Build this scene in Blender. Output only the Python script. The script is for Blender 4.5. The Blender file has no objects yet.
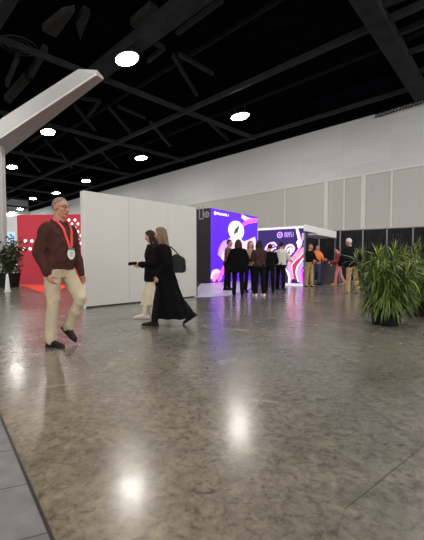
import bpy, bmesh, math, random
from mathutils import Vector, Matrix, noise
from mathutils.bvhtree import BVHTree

random.seed(7)
scn = bpy.context.scene
COL = scn.collection
R = math.radians

# ------------------------------------------------------------------ camera and pixel -> world helpers
FPX, HC, HOR, PIT = 356.0, 1.03, 261.0, R(2.5)
PPY = HOR + FPX * math.tan(PIT)
cam_d = bpy.data.cameras.new('camera')
cam_d.sensor_fit = 'VERTICAL'
cam_d.sensor_height = 36.0
cam_d.sensor_width = 36.0 * 424 / 540
cam_d.lens = FPX / 540 * 36
cam_d.shift_y = (PPY - 270) / 540
cam_d.clip_end = 300
cam = bpy.data.objects.new('camera', cam_d)
COL.objects.link(cam)
cam.location = (0, 0, HC)
cam.rotation_euler = (R(90) - PIT, 0, 0)
scn.camera = cam


def ray(px, py):
    xc, yc = (px - 212) / FPX, (PPY - py) / FPX
    return Vector((xc, math.cos(PIT) + yc * math.sin(PIT), -math.sin(PIT) + yc * math.cos(PIT)))


def at_z(px, py, z):
    d = ray(px, py)
    return Vector((0, 0, HC)) + d * ((z - HC) / d.z)


def at_y(px, py, y):
    d = ray(px, py)
    return Vector((0, 0, HC)) + d * (y / d.y)


def ground(px, py):
    p = at_z(px, py, 0)
    p.z = 0
    return p


UD = Vector((-1, 1, 0)).normalized()
VD = Vector((1, 1, 0)).normalized()


def hall(u, v, z=0.0):
    p = UD * u + VD * v
    return Vector((p.x, p.y, z))


# ------------------------------------------------------------------ materials
def mat(name, col, rough=0.6, metal=0.0, var=0.0, scale=8.0, emit=0.0, spec=0.5, bump=0.0, sheen=0.0, island=0.0):
    m = bpy.data.materials.new(name)
    m.use_nodes = True
    nt = m.node_tree
    b = nt.nodes['Principled BSDF']
    c4 = (col[0], col[1], col[2], 1)
    b.inputs['Base Color'].default_value = c4
    b.inputs['Roughness'].default_value = rough
    b.inputs['Metallic'].default_value = metal
    b.inputs['Specular IOR Level'].default_value = spec
    if sheen:
        b.inputs['Sheen Weight'].default_value = sheen
    if emit:
        b.inputs['Emission Color'].default_value = c4
        b.inputs['Emission Strength'].default_value = emit
    if var or bump:
        tc = nt.nodes.new('ShaderNodeTexCoord')
        nz = nt.nodes.new('ShaderNodeTexNoise')
        nz.inputs['Scale'].default_value = scale
        nz.inputs['Detail'].default_value = 4
        nt.links.new(tc.outputs['Object'], nz.inputs['Vector'])
        if var:
            rp = nt.nodes.new('ShaderNodeValToRGB')
            rp.color_ramp.elements[0].position = 0.3
            rp.color_ramp.elements[1].position = 0.7
            rp.color_ramp.elements[0].color = [x * (1 - var) for x in col] + [1]
            rp.color_ramp.elements[1].color = [min(1, x * (1 + var)) for x in col] + [1]
            nt.links.new(nz.outputs['Fac'], rp.inputs['Fac'])
            out = rp.outputs['Color']
            if island:
                ge = nt.nodes.new('ShaderNodeNewGeometry')
                hs = nt.nodes.new('ShaderNodeHueSaturation')
                mr = nt.nodes.new('ShaderNodeMapRange')
                mr.inputs['To Min'].default_value = 1 - island
                mr.inputs['To Max'].default_value = 1 + island
                nt.links.new(ge.outputs['Random Per Island'], mr.inputs['Value'])
                nt.links.new(mr.outputs['Result'], hs.inputs['Value'])
                nt.links.new(out, hs.inputs['Color'])
                out = hs.outputs['Color']
            nt.links.new(out, b.inputs['Base Color'])
            if emit:
                nt.links.new(out, b.inputs['Emission Color'])
        if bump:
            bp = nt.nodes.new('ShaderNodeBump')
            bp.inputs['Strength'].default_value = bump
            bp.inputs['Distance'].default_value = 0.02
            nt.links.new(nz.outputs['Fac'], bp.inputs['Height'])
            nt.links.new(bp.outputs['Normal'], b.inputs['Normal'])
    return m


def srgb(r, g, b):
    return tuple(((x / 255) / 12.92 if x / 255 <= 0.04045 else ((x / 255 + 0.055) / 1.055) ** 2.4) for x in (r, g, b))


def floor_material():
    m = bpy.data.materials.new('polished_concrete')
    m.use_nodes = True
    nt = m.node_tree
    N, L = nt.nodes, nt.links
    b = N['Principled BSDF']
    tc = N.new('ShaderNodeTexCoord')

    def nz(scale, detail, dist=0.0, rough=0.55, vec=None):
        n = N.new('ShaderNodeTexNoise')
        n.inputs['Scale'].default_value = scale
        n.inputs['Detail'].default_value = detail
        n.inputs['Distortion'].default_value = dist
        n.inputs['Roughness'].default_value = rough
        L.new(vec or tc.outputs['Object'], n.inputs['Vector'])
        return n

    def ramp(src, stops):
        r = N.new('ShaderNodeValToRGB')
        e = r.color_ramp.elements
        while len(e) < len(stops):
            e.new(0.5)
        for i, (p, c) in enumerate(stops):
            e[i].position = p
            e[i].color = (c[0], c[1], c[2], 1)
        L.new(src, r.inputs['Fac'])
        return r

    def mix(kind, fac, a, c):
        x = N.new('ShaderNodeMix')
        x.data_type = 'RGBA'
        x.blend_type = kind
        if isinstance(fac, float):
            x.inputs[0].default_value = fac
        else:
            L.new(fac, x.inputs[0])
        L.new(a, x.inputs[6])
        L.new(c, x.inputs[7])
        return x.outputs[2]

    big = ramp(nz(0.55, 5, 0.6).outputs['Fac'], [(0.32, srgb(98, 95, 90)), (0.5, srgb(116, 112, 106)), (0.7, srgb(133, 128, 119))])
    mott = ramp(nz(7.5, 9, 0.6, 0.74).outputs['Fac'], [(0.34, (0.64, 0.62, 0.60)), (0.48, (0.93, 0.93, 0.92)), (0.64, (1.17, 1.16, 1.13))])
    c = mix('MULTIPLY', 1.0, big.outputs['Color'], mott.outputs['Color'])
    fine = ramp(nz(22, 8, 0.5, 0.75).outputs['Fac'], [(0.36, (0.5, 0.48, 0.46)), (0.48, (0.97, 0.97, 0.97)), (0.64, (1.3, 1.28, 1.24))])
    c = mix('MULTIPLY', 0.9, c, fine.outputs['Color'])
    # warmer, yellower concrete toward the tiled border
    px = N.new('ShaderNodeSeparateXYZ')
    L.new(tc.outputs['Object'], px.inputs[0])
    ad = N.new('ShaderNodeMath')
    ad.operation = 'MULTIPLY_ADD'
    ad.inputs[1].default_value = 1.0
    L.new(px.outputs['X'], ad.inputs[0])
    n2 = nz(1.3, 3)
    L.new(n2.outputs['Fac'], ad.inputs[2])
    warm = ramp(ad.outputs[0], [(0.0, (1, 1, 1)), (1.0, (1, 1, 1))])
    warm.color_ramp.elements[0].position = 0.0
    mr = N.new('ShaderNodeMapRange')
    mr.inputs['From Min'].default_value = -0.9
    mr.inputs['From Max'].default_value = 1.3
    mr.inputs['To Min'].default_value = 1
    mr.inputs['To Max'].default_value = 0
    L.new(ad.outputs[0], mr.inputs['Value'])
    my = N.new('ShaderNodeMapRange')
    my.inputs['From Min'].default_value = 1.5
    my.inputs['From Max'].default_value = 4.5
    my.inputs['To Min'].default_value = 1
    my.inputs['To Max'].default_value = 0
    L.new(px.outputs['Y'], my.inputs['Value'])
    mm = N.new('ShaderNodeMath')
    mm.operation = 'MULTIPLY'
    L.new(mr.outputs[0], mm.inputs[0])
    L.new(my.outputs[0], mm.inputs[1])
    wc = N.new('ShaderNodeRGB')
    wc.outputs[0].default_value = (1.55, 1.36, 1.0, 1)
    c = mix('MULTIPLY', mm.outputs[0], c, wc.outputs[0])
    # dark short scuffs
    mp = N.new('ShaderNodeMapping')
    mp.inputs['Rotation'].default_value = (0, 0, R(40))
    mp.inputs['Scale'].default_value = (3.5, 13, 1)
    L.new(tc.outputs['Object'], mp.inputs['Vector'])
    sm = N.new('ShaderNodeMapRange')
    sm.inputs['From Min'].default_value = 0.22
    sm.inputs['From Max'].default_value = 0.31
    sm.inputs['To Min'].default_value = 0.75
    sm.inputs['To Max'].default_value = 0.0
    L.new(nz(1.6, 3, 1.2, 0.5, mp.outputs[0]).outputs['Fac'], sm.inputs['Value'])
    dk = N.new('ShaderNodeRGB')
    dk.outputs[0].default_value = srgb(46, 42, 38) + (1,)
    c = mix('MIX', sm.outputs[0], c, dk.outputs[0])
    L.new(c, b.inputs['Base Color'])
    rr = N.new('ShaderNodeMapRange')
    rr.inputs['From Min'].default_value = 0.3
    rr.inputs['From Max'].default_value = 0.7
    rr.inputs['To Min'].default_value = 0.19
    rr.inputs['To Max'].default_value = 0.29
    L.new(nz(2.2, 6, 0.4).outputs['Fac'], rr.inputs['Value'])
    L.new(rr.outputs[0], b.inputs['Roughness'])
    b.inputs['Specular IOR Level'].default_value = 0.36
    b.inputs['Coat Weight'].default_value = 0.22
    b.inputs['Coat Roughness'].default_value = 0.15
    bp = N.new('ShaderNodeBump')
    bp.inputs['Strength'].default_value = 0.12
    bp.inputs['Distance'].default_value = 0.01
    L.new(nz(14, 5).outputs['Fac'], bp.inputs['Height'])
    L.new(bp.outputs['Normal'], b.inputs['Normal'])
    return m


def tile_material():
    m = bpy.data.materials.new('grey_floor_tile')
    m.use_nodes = True
    nt = m.node_tree
    N, L = nt.nodes, nt.links
    b = N['Principled BSDF']
    tc = N.new('ShaderNodeTexCoord')
    br = N.new('ShaderNodeTexBrick')
    br.inputs['Scale'].default_value = 1.0
    br.inputs['Brick Width'].default_value = 0.9
    br.inputs['Row Height'].default_value = 0.36
    br.inputs['Mortar Size'].default_value = 0.004
    br.inputs['Color1'].default_value = srgb(116, 114, 116) + (1,)
    br.inputs['Color2'].default_value = srgb(126, 124, 125) + (1,)
    br.inputs['Mortar'].default_value = srgb(70, 68, 68) + (1,)
    mp = N.new('ShaderNodeMapping')
    mp.inputs['Rotation'].default_value = (0, 0, R(-22))
    L.new(tc.outputs['Object'], mp.inputs['Vector'])
    L.new(mp.outputs[0], br.inputs['Vector'])
    n = N.new('ShaderNodeTexNoise')
    n.inputs['Scale'].default_value = 9
    n.inputs['Detail'].default_value = 6
    L.new(tc.outputs['Object'], n.inputs['Vector'])
    r = N.new('ShaderNodeValToRGB')
    r.color_ramp.elements[0].position = 0.3
    r.color_ramp.elements[0].color = (0.75, 0.75, 0.75, 1)
    r.color_ramp.elements[1].position = 0.7
    r.color_ramp.elements[1].color = (1.1, 1.1, 1.1, 1)
    L.new(n.outputs['Fac'], r.inputs['Fac'])
    x = N.new('ShaderNodeMix')
    x.data_type = 'RGBA'
    x.blend_type = 'MULTIPLY'
    x.inputs[0].default_value = 1
    L.new(br.outputs['Color'], x.inputs[6])
    L.new(r.outputs['Color'], x.inputs[7])
    L.new(x.outputs[2], b.inputs['Base Color'])
    b.inputs['Roughness'].default_value = 0.45
    return m


def panel_wall_material(name, c1, c2, w, h, mortar, rough=0.55, msize=0.02):
    """big flat wall panels with fine joints (local x along, y up)"""
    m = bpy.data.materials.new(name)
    m.use_nodes = True
    nt = m.node_tree
    N, L = nt.nodes, nt.links
    b = N['Principled BSDF']
    tc = N.new('ShaderNodeTexCoord')
    br = N.new('ShaderNodeTexBrick')
    br.offset = 0.0
    br.inputs['Scale'].default_value = 1.0
    br.inputs['Brick Width'].default_value = w
    br.inputs['Row Height'].default_value = h
    br.inputs['Mortar Size'].default_value = msize
    br.inputs['Mortar Smooth'].default_value = 0.3
    br.inputs['Color1'].default_value = c1 + (1,)
    br.inputs['Color2'].default_value = c2 + (1,)
    br.inputs['Mortar'].default_value = mortar + (1,)
    L.new(tc.outputs['Object'], br.inputs['Vector'])
    L.new(br.outputs['Color'], b.inputs['Base Color'])
    b.inputs['Roughness'].default_value = rough
    return m


def swirl_material():
    """flowing ribbons: navy, violet, white, coral"""
    m = bpy.data.materials.new('ribbon_print')
    m.use_nodes = True
    nt = m.node_tree
    N, L = nt.nodes, nt.links
    b = N['Principled BSDF']
    tc = N.new('ShaderNodeTexCoord')
    mp = N.new('ShaderNodeMapping')
    mp.inputs['Rotation'].default_value = (0, 0, R(38))
    L.new(tc.outputs['Object'], mp.inputs['Vector'])
    wv = N.new('ShaderNodeTexWave')
    wv.inputs['Scale'].default_value = 1.1
    wv.inputs['Distortion'].default_value = 5.5
    wv.inputs['Detail'].default_value = 1.0
    wv.inputs['Detail Scale'].default_value = 0.9
    L.new(mp.outputs[0], wv.inputs['Vector'])
    r = N.new('ShaderNodeValToRGB')
    st = [(0.0, srgb(46, 24, 110)), (0.3, srgb(92, 46, 170)), (0.45, srgb(225, 200, 240)), (0.58, srgb(122, 58, 170)),
          (0.72, srgb(228, 90, 110)), (0.82, srgb(240, 225, 245)), (1.0, srgb(70, 30, 140))]
    e = r.color_ramp.elements
    while len(e) < len(st):
        e.new(0.5)
    for i, (p, c) in enumerate(st):
        e[i].position = p
        e[i].color = c + (1,)
    L.new(wv.outputs['Fac'], r.inputs['Fac'])
    L.new(r.outputs['Color'], b.inputs['Base Color'])
    L.new(r.outputs['Color'], b.inputs['Emission Color'])
    b.inputs['Emission Strength'].default_value = 0.25
    b.inputs['Roughness'].default_value = 0.5
    return m


M = {}
M['floor'] = floor_material()
M['tile'] = tile_material()
M['dark_strip'] = mat('dark_strip', srgb(48, 45, 42), 0.4, 0.3)
M['deck'] = mat('black_deck', (0.0032, 0.0034, 0.0058), 0.9, var=0.6, scale=0.9, spec=0.0)
M['beam'] = mat('dark_steel_beam', (0.024, 0.0245, 0.028), 0.75, var=0.25, scale=1.5, spec=0.12)
M['beam_dim'] = mat('dim_steel', (0.009, 0.0095, 0.012), 0.8, var=0.3, scale=1.5, spec=0.1)
M['duct'] = mat('duct_metal', (0.024, 0.0235, 0.022), 0.6, 0.0, var=0.4, scale=3, spec=0.2)
M['wall_up'] = panel_wall_material('upper_wall_panels', srgb(206, 207, 208), srgb(201, 202, 204), 3.6, 1.4, srgb(190, 191, 194), msize=0.012)
M['wall_low'] = panel_wall_material('lower_wall_panels', srgb(186, 184, 180), srgb(181, 179, 175), 3.1, 14.0, srgb(172, 170, 166), msize=0.012)
M['pale_trim'] = mat('pale_trim', srgb(212, 210, 206), 0.5)
M['end_wall'] = mat('end_wall_paint', srgb(196, 198, 202), 0.7, var=0.05, scale=0.5)
M['glazing'] = mat('bluish_glazing', srgb(160, 195, 225), 0.2, emit=0.5)
M['booth_white'] = mat('white_booth_panel', srgb(197, 195, 191), 0.5, var=0.02, scale=1.5)
M['booth_frame'] = mat('aluminium_profile', srgb(150, 150, 150), 0.35, 0.8)
M['dark_gap'] = mat('dark_edge', srgb(40, 38, 38), 0.6)
M['beam_white'] = mat('white_metal_beam', srgb(176, 175, 174), 0.5, var=0.03, scale=1.0)
M['purple'] = mat('purple_graphic', srgb(82, 32, 196), 0.45, emit=0.78, var=0.12, scale=0.6)
M['navy'] = mat('navy_graphic', srgb(52, 26, 118), 0.5, emit=0.12, var=0.15, scale=0.8)
M['black_panel'] = mat('black_panel', srgb(20, 19, 30), 0.5)
M['white_print'] = mat('white_print', srgb(245, 240, 252), 0.5, emit=0.8)
M['pink_print'] = mat('pink_print', srgb(235, 70, 225), 0.5, emit=1.3)
M['pale_pink'] = mat('pale_pink_print', srgb(246, 196, 226), 0.5, emit=0.7)
M['coral_print'] = mat('coral_print', srgb(250, 130, 160), 0.5, emit=0.9)
M['lilac_print'] = mat('lilac_print', srgb(196, 150, 245), 0.5, emit=0.6)
M['grey_print'] = mat('grey_print', srgb(140, 140, 150), 0.5)
M['swirl'] = swirl_material()
M['led'] = mat('led_strip', srgb(240, 230, 250), 0.5, emit=0.35)
M['lavender'] = mat('lavender_flooring', srgb(196, 192, 222), 0.35, var=0.06, scale=2)
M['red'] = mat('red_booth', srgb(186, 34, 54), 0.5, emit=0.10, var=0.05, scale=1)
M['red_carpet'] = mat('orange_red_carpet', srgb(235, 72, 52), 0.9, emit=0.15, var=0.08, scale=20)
M['white'] = mat('white_paint', srgb(228, 227, 225), 0.5, var=0.02)
M['lightbox_white'] = mat('lit_fascia', srgb(222, 222, 220), 0.5, emit=0.08)
M['drape'] = mat('black_drape', srgb(58, 58, 61), 0.95, spec=0.1, var=0.3, scale=3)
M['pole'] = mat('grey_pole', srgb(120, 120, 122), 0.4, 0.6)
M['counter'] = mat('dark_counter', srgb(32, 32, 36), 0.5)
M['counter_top'] = mat('reddish_counter_top', srgb(96, 66, 62), 0.4)
M['lens'] = mat('light_diffuser', (1.0, 0.95, 0.88), 0.5, emit=88)
M['housing'] = mat('light_housing', (0.1, 0.1, 0.1), 0.5, 0.5)
M['skin'] = mat('skin', srgb(206, 150, 128), 0.5, var=0.08, scale=30)
M['skin_tan'] = mat('tanned_skin', srgb(186, 132, 108), 0.5, var=0.08, scale=30)
M['lips'] = mat('lips', srgb(165, 92, 84), 0.45)
M['eye'] = mat('eye_white', srgb(225, 220, 215), 0.25)
M['iris'] = mat('iris', srgb(40, 30, 26), 0.2)
M['hair_grey'] = mat('grey_hair', srgb(128, 116, 104), 0.7, spec=0.2, var=0.35, scale=60)
M['hair_silver'] = mat('silver_hair', srgb(205, 203, 200), 0.6, var=0.2, scale=60)
M['hair_blonde'] = mat('light_brown_hair', srgb(112, 88, 70), 0.6, var=0.35, scale=40)
M['hair_dark'] = mat('dark_brown_hair', srgb(42, 29, 24), 0.6, spec=0.25, var=0.4, scale=40)
M['hair_black'] = mat('black_hair', srgb(20, 15, 14), 0.6, spec=0.25, var=0.3, scale=40)
M['brown_knit'] = mat('brown_knit', srgb(70, 41, 35), 0.9, var=0.12, scale=14, bump=0.2, spec=0.2)
M['khaki'] = mat('khaki_cotton', srgb(188, 172, 146), 0.8, var=0.07, scale=10, bump=0.2)
M['black_leather'] = mat('black_leather', srgb(15, 14, 14), 0.5, spec=0.25, var=0.2, scale=20)
M['sole'] = mat('shoe_sole', srgb(30, 28, 27), 0.7)
M['lanyard'] = mat('red_lanyard', srgb(222, 72, 78), 0.6)
M['badge'] = mat('badge_card', srgb(236, 234, 226), 0.4)
M['green'] = mat('green_print', srgb(60, 150, 100), 0.5)
M['glasses'] = mat('glasses_frame', srgb(96, 80, 72), 0.3)
M['black_wool'] = mat('black_wool', srgb(12, 11, 12), 0.95, var=0.2, scale=12, bump=0.15, spec=0.1)
M['black_jacket'] = mat('black_jacket', srgb(15, 13, 14), 0.85, var=0.2, scale=12, bump=0.2, spec=0.15)
M['cream_cloth'] = mat('cream_cloth', srgb(222, 208, 184), 0.85, var=0.08, scale=8, bump=0.2)
M['cream_shoe'] = mat('cream_shoe', srgb(226, 216, 200), 0.6)
M['phone'] = mat('phone_black', srgb(18, 18, 22), 0.2)
M['pink_case'] = mat('pink_phone_case', srgb(205, 90, 105), 0.4)
M['dark_cloth'] = mat('dark_cloth', srgb(17, 16, 19), 0.9, spec=0.12, var=0.25, scale=10)
M['navy_cloth'] = mat('navy_cloth', srgb(17, 18, 28), 0.9, spec=0.12, var=0.2, scale=10)
M['tan_cloth'] = mat('tan_cloth', srgb(176, 146, 108), 0.85, var=0.12, scale=9)
M['brown_print'] = mat('brown_top', srgb(92, 62, 54), 0.85, var=0.4, scale=22)
M['dark_brown_top'] = mat('dark_brown_top', srgb(62, 42, 40), 0.9, spec=0.15, var=0.5, scale=14)
M['rose_top'] = mat('patterned_top', srgb(150, 116, 100), 0.85, var=0.5, scale=26)
M['white_cloth'] = mat('white_cloth', srgb(214, 208, 200), 0.85, var=0.06, scale=9)
M['orange_cloth'] = mat('orange_cloth', srgb(222, 128, 70), 0.85, var=0.15, scale=9)
M['red_cloth'] = mat('red_cloth', srgb(128, 38, 40), 0.85, var=0.2, scale=9)
M['pink_cloth'] = mat('pink_cloth', srgb(205, 120, 120), 0.85, var=0.1, scale=9)
M['jean'] = mat('blue_grey_denim', srgb(60, 70, 84), 0.85, var=0.15, scale=12)
M['leaf'] = mat('bright_leaf', srgb(84, 103, 44), 0.5, var=0.35, scale=5, island=0.6, spec=0.3)
M['leaf_dark'] = mat('dark_leaf', srgb(52, 66, 40), 0.5, var=0.35, scale=6, island=0.5)
M['leaf_highlight'] = mat('highlit_leaf', srgb(138, 148, 68), 0.5, var=0.2, scale=6, island=0.3)  # paler yellow-green stands in for highlights on the upper leaves
M['cane'] = mat('plant_cane', srgb(92, 96, 52), 0.7, var=0.2)
M['pot'] = mat('black_pot', srgb(15, 15, 15), 0.6, spec=0.2, var=0.15)
M['soil'] = mat('potting_soil', srgb(40, 32, 26), 0.95, var=0.3, scale=40)


# ------------------------------------------------------------------ object helpers
def tag(o, label=None, cat=None, group=None, kind=None):
    if label: o['label'] = label
    if cat: o['category'] = cat
    if group: o['group'] = group
    if kind: o['kind'] = kind
    return o


def empty(name, loc=(0, 0, 0), rz=0.0):
    o = bpy.data.objects.new(name, None)
    COL.objects.link(o)
    o.empty_display_size = 0.2
    o.location = loc
    o.rotation_euler = (0, 0, rz)
    return o


def link(name, me, m, parent=None, smooth=False):
    o = bpy.data.objects.new(name, me)
    COL.objects.link(o)
    if m is not None:
        me.materials.clear()
        for x in (m if isinstance(m, (list, tuple)) else [m]):
            me.materials.append(x)
    if smooth:
        for p in me.polygons:
            p.use_smooth = True
    if parent is not None:
        o.parent = parent
    return o


def obj(name, bm, m, parent=None, smooth=False):
    me = bpy.data.meshes.new(name)
    bmesh.ops.recalc_face_normals(bm, faces=bm.faces)
    bm.to_mesh(me)
    bm.free()
    return link(name, me, m, parent, smooth)


def hexa(bm, pts):
    """8 points: bottom ring 0-3, top ring 4-7"""
    v = [bm.verts.new(p) for p in pts]
    for f in ((3, 2, 1, 0), (4, 5, 6, 7), (0, 1, 5, 4), (1, 2, 6, 5), (2, 3, 7, 6), (3, 0, 4, 7)):
        bm.faces.new([v[i] for i in f])
    return v


def box(bm, x0, x1, y0, y1, z0, z1, bevel=0.0):
    v = hexa(bm, [(x0, y0, z0), (x1, y0, z0), (x1, y1, z0), (x0, y1, z0), (x0, y0, z1), (x1, y0, z1), (x1, y1, z1), (x0, y1, z1)])
    if bevel:
        es = set()
        for x in v:
            es.update(x.link_edges)
        bmesh.ops.bevel(bm, geom=list(es), offset=bevel, segments=2, affect='EDGES', profile=0.5)


def bar(bm, a, b, w, h, up=Vector((0, 0, 1))):
    a, b = Vector(a), Vector(b)
    d = (b - a).normalized()
    s = d.cross(up)
    if s.length < 1e-4:
        s = Vector((1, 0, 0))
    s.normalize()
    t = s.cross(d).normalized()
    s, t = s * (w / 2), t * (h / 2)
    hexa(bm, [a - s - t, a + s - t, b + s - t, b - s - t, a - s + t, a + s + t, b + s + t, b - s + t])


def loft(bm, rings, seg=16, caps=True):
    """rings: (centre, axis_a, axis_b)"""
    prev = None
    first = None
    for c, a, b in rings:
        cur = [bm.verts.new(c + a * math.cos(2 * math.pi * i / seg) + b * math.sin(2 * math.pi * i / seg)) for i in range(seg)]
        if prev:
            for i in range(seg):
                bm.faces.new((prev[i], prev[(i + 1) % seg], cur[(i + 1) % seg], cur[i]))
        else:
            first = cur
        prev = cur
    if caps:
        bm.faces.new(list(reversed(first)))
        bm.faces.new(prev)


def frame_of(d, ref=None):
    d = d.normalized()
    ref = ref or (Vector((0, 0, 1)) if abs(d.z) < 0.9 else Vector((1, 0, 0)))
    a = d.cross(ref).normalized()
    b = d.cross(a).normalized()
    return a, b


def capsule(bm, a, b, ra, rb, seg=12, flat=1.0, ref=None):
    a, b = Vector(a), Vector(b)
    d = (b - a)
    if d.length < 1e-5:
        d = Vector((0, 0, 1e-4))
    n = d.normalized()
    s, t = frame_of(n, ref)
    t = t * flat
    rings = []
    for k in (80, 55, 28):
        rings.append((a - n * ra * math.sin(R(k)), s * ra * math.cos(R(k)), t * ra * math.cos(R(k))))
    for k in range(5):
        f = k / 4
        r = ra + (rb - ra) * f
        rings.append((a.lerp(b, f), s * r, t * r))
    for k in (28, 55, 80):
        rings.append((b + n * rb * math.sin(R(k)), s * rb * math.cos(R(k)), t * rb * math.cos(R(k))))
    loft(bm, rings, seg)


def ellipsoid(bm, c, ax, ay, az, seg=16, n=10):
    rings = []
    for k in range(n + 1):
        th = -math.pi / 2 * 0.98 + math.pi * 0.98 * k / n
        rings.append((c + az * math.sin(th), ax * math.cos(th), ay * math.cos(th)))
    loft(bm, rings, seg)


def tube_path(bm, pts, r, seg=6):
    pts = [Vector(p) for p in pts]
    rings = []
    for i, p in enumerate(pts):
        d = (pts[min(i + 1, len(pts) - 1)] - pts[max(i - 1, 0)])
        a, b = frame_of(d, Vector((0.31, 0.22, 0.93)))
        rings.append((p, a * r, b * r))
    loft(bm, rings, seg)


def remesh(bm, voxel, smooth=4, fold=0.0, fold_scale=(6, 6, 6), seed=0.0):
    me = bpy.data.meshes.new('tmp')
    bmesh.ops.recalc_face_normals(bm, faces=bm.faces)
    bm.to_mesh(me)
    bm.free()
    o = bpy.data.objects.new('tmp', me)
    COL.objects.link(o)
    r = o.modifiers.new('r', 'REMESH')
    r.mode = 'VOXEL'
    r.voxel_size = voxel
    s = o.modifiers.new('s', 'SMOOTH')
    s.factor = 0.5
    s.iterations = smooth
    dg = bpy.context.evaluated_depsgraph_get()
    dg.update()
    out = bpy.data.meshes.new_from_object(o.evaluated_get(dg))
    bpy.data.objects.remove(o)
    bpy.data.meshes.remove(me)
    if fold:
        ns = [v.normal.copy() for v in out.vertices]
        for v, nn in zip(out.vertices, ns):
            q = Vector((v.co.x * fold_scale[0], v.co.y * fold_scale[1], v.co.z * fold_scale[2])) + Vector((seed, seed, seed))
            k = 1 - 2 * abs(noise.noise(q))
            v.co += nn * fold * (k - 0.5)
    for p in out.polygons:
        p.use_smooth = True
    return out


def append_bm(me, bm):
    b2 = bmesh.new()
    b2.from_mesh(me)
    t = bpy.data.meshes.new('t')
    bmesh.ops.recalc_face_normals(bm, faces=bm.faces)
    bm.to_mesh(t)
    bm.free()
    b2.from_mesh(t)
    b2.to_mesh(me)
    b2.free()
    bpy.data.meshes.remove(t)
    for p in me.polygons:
        p.use_smooth = True


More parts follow.
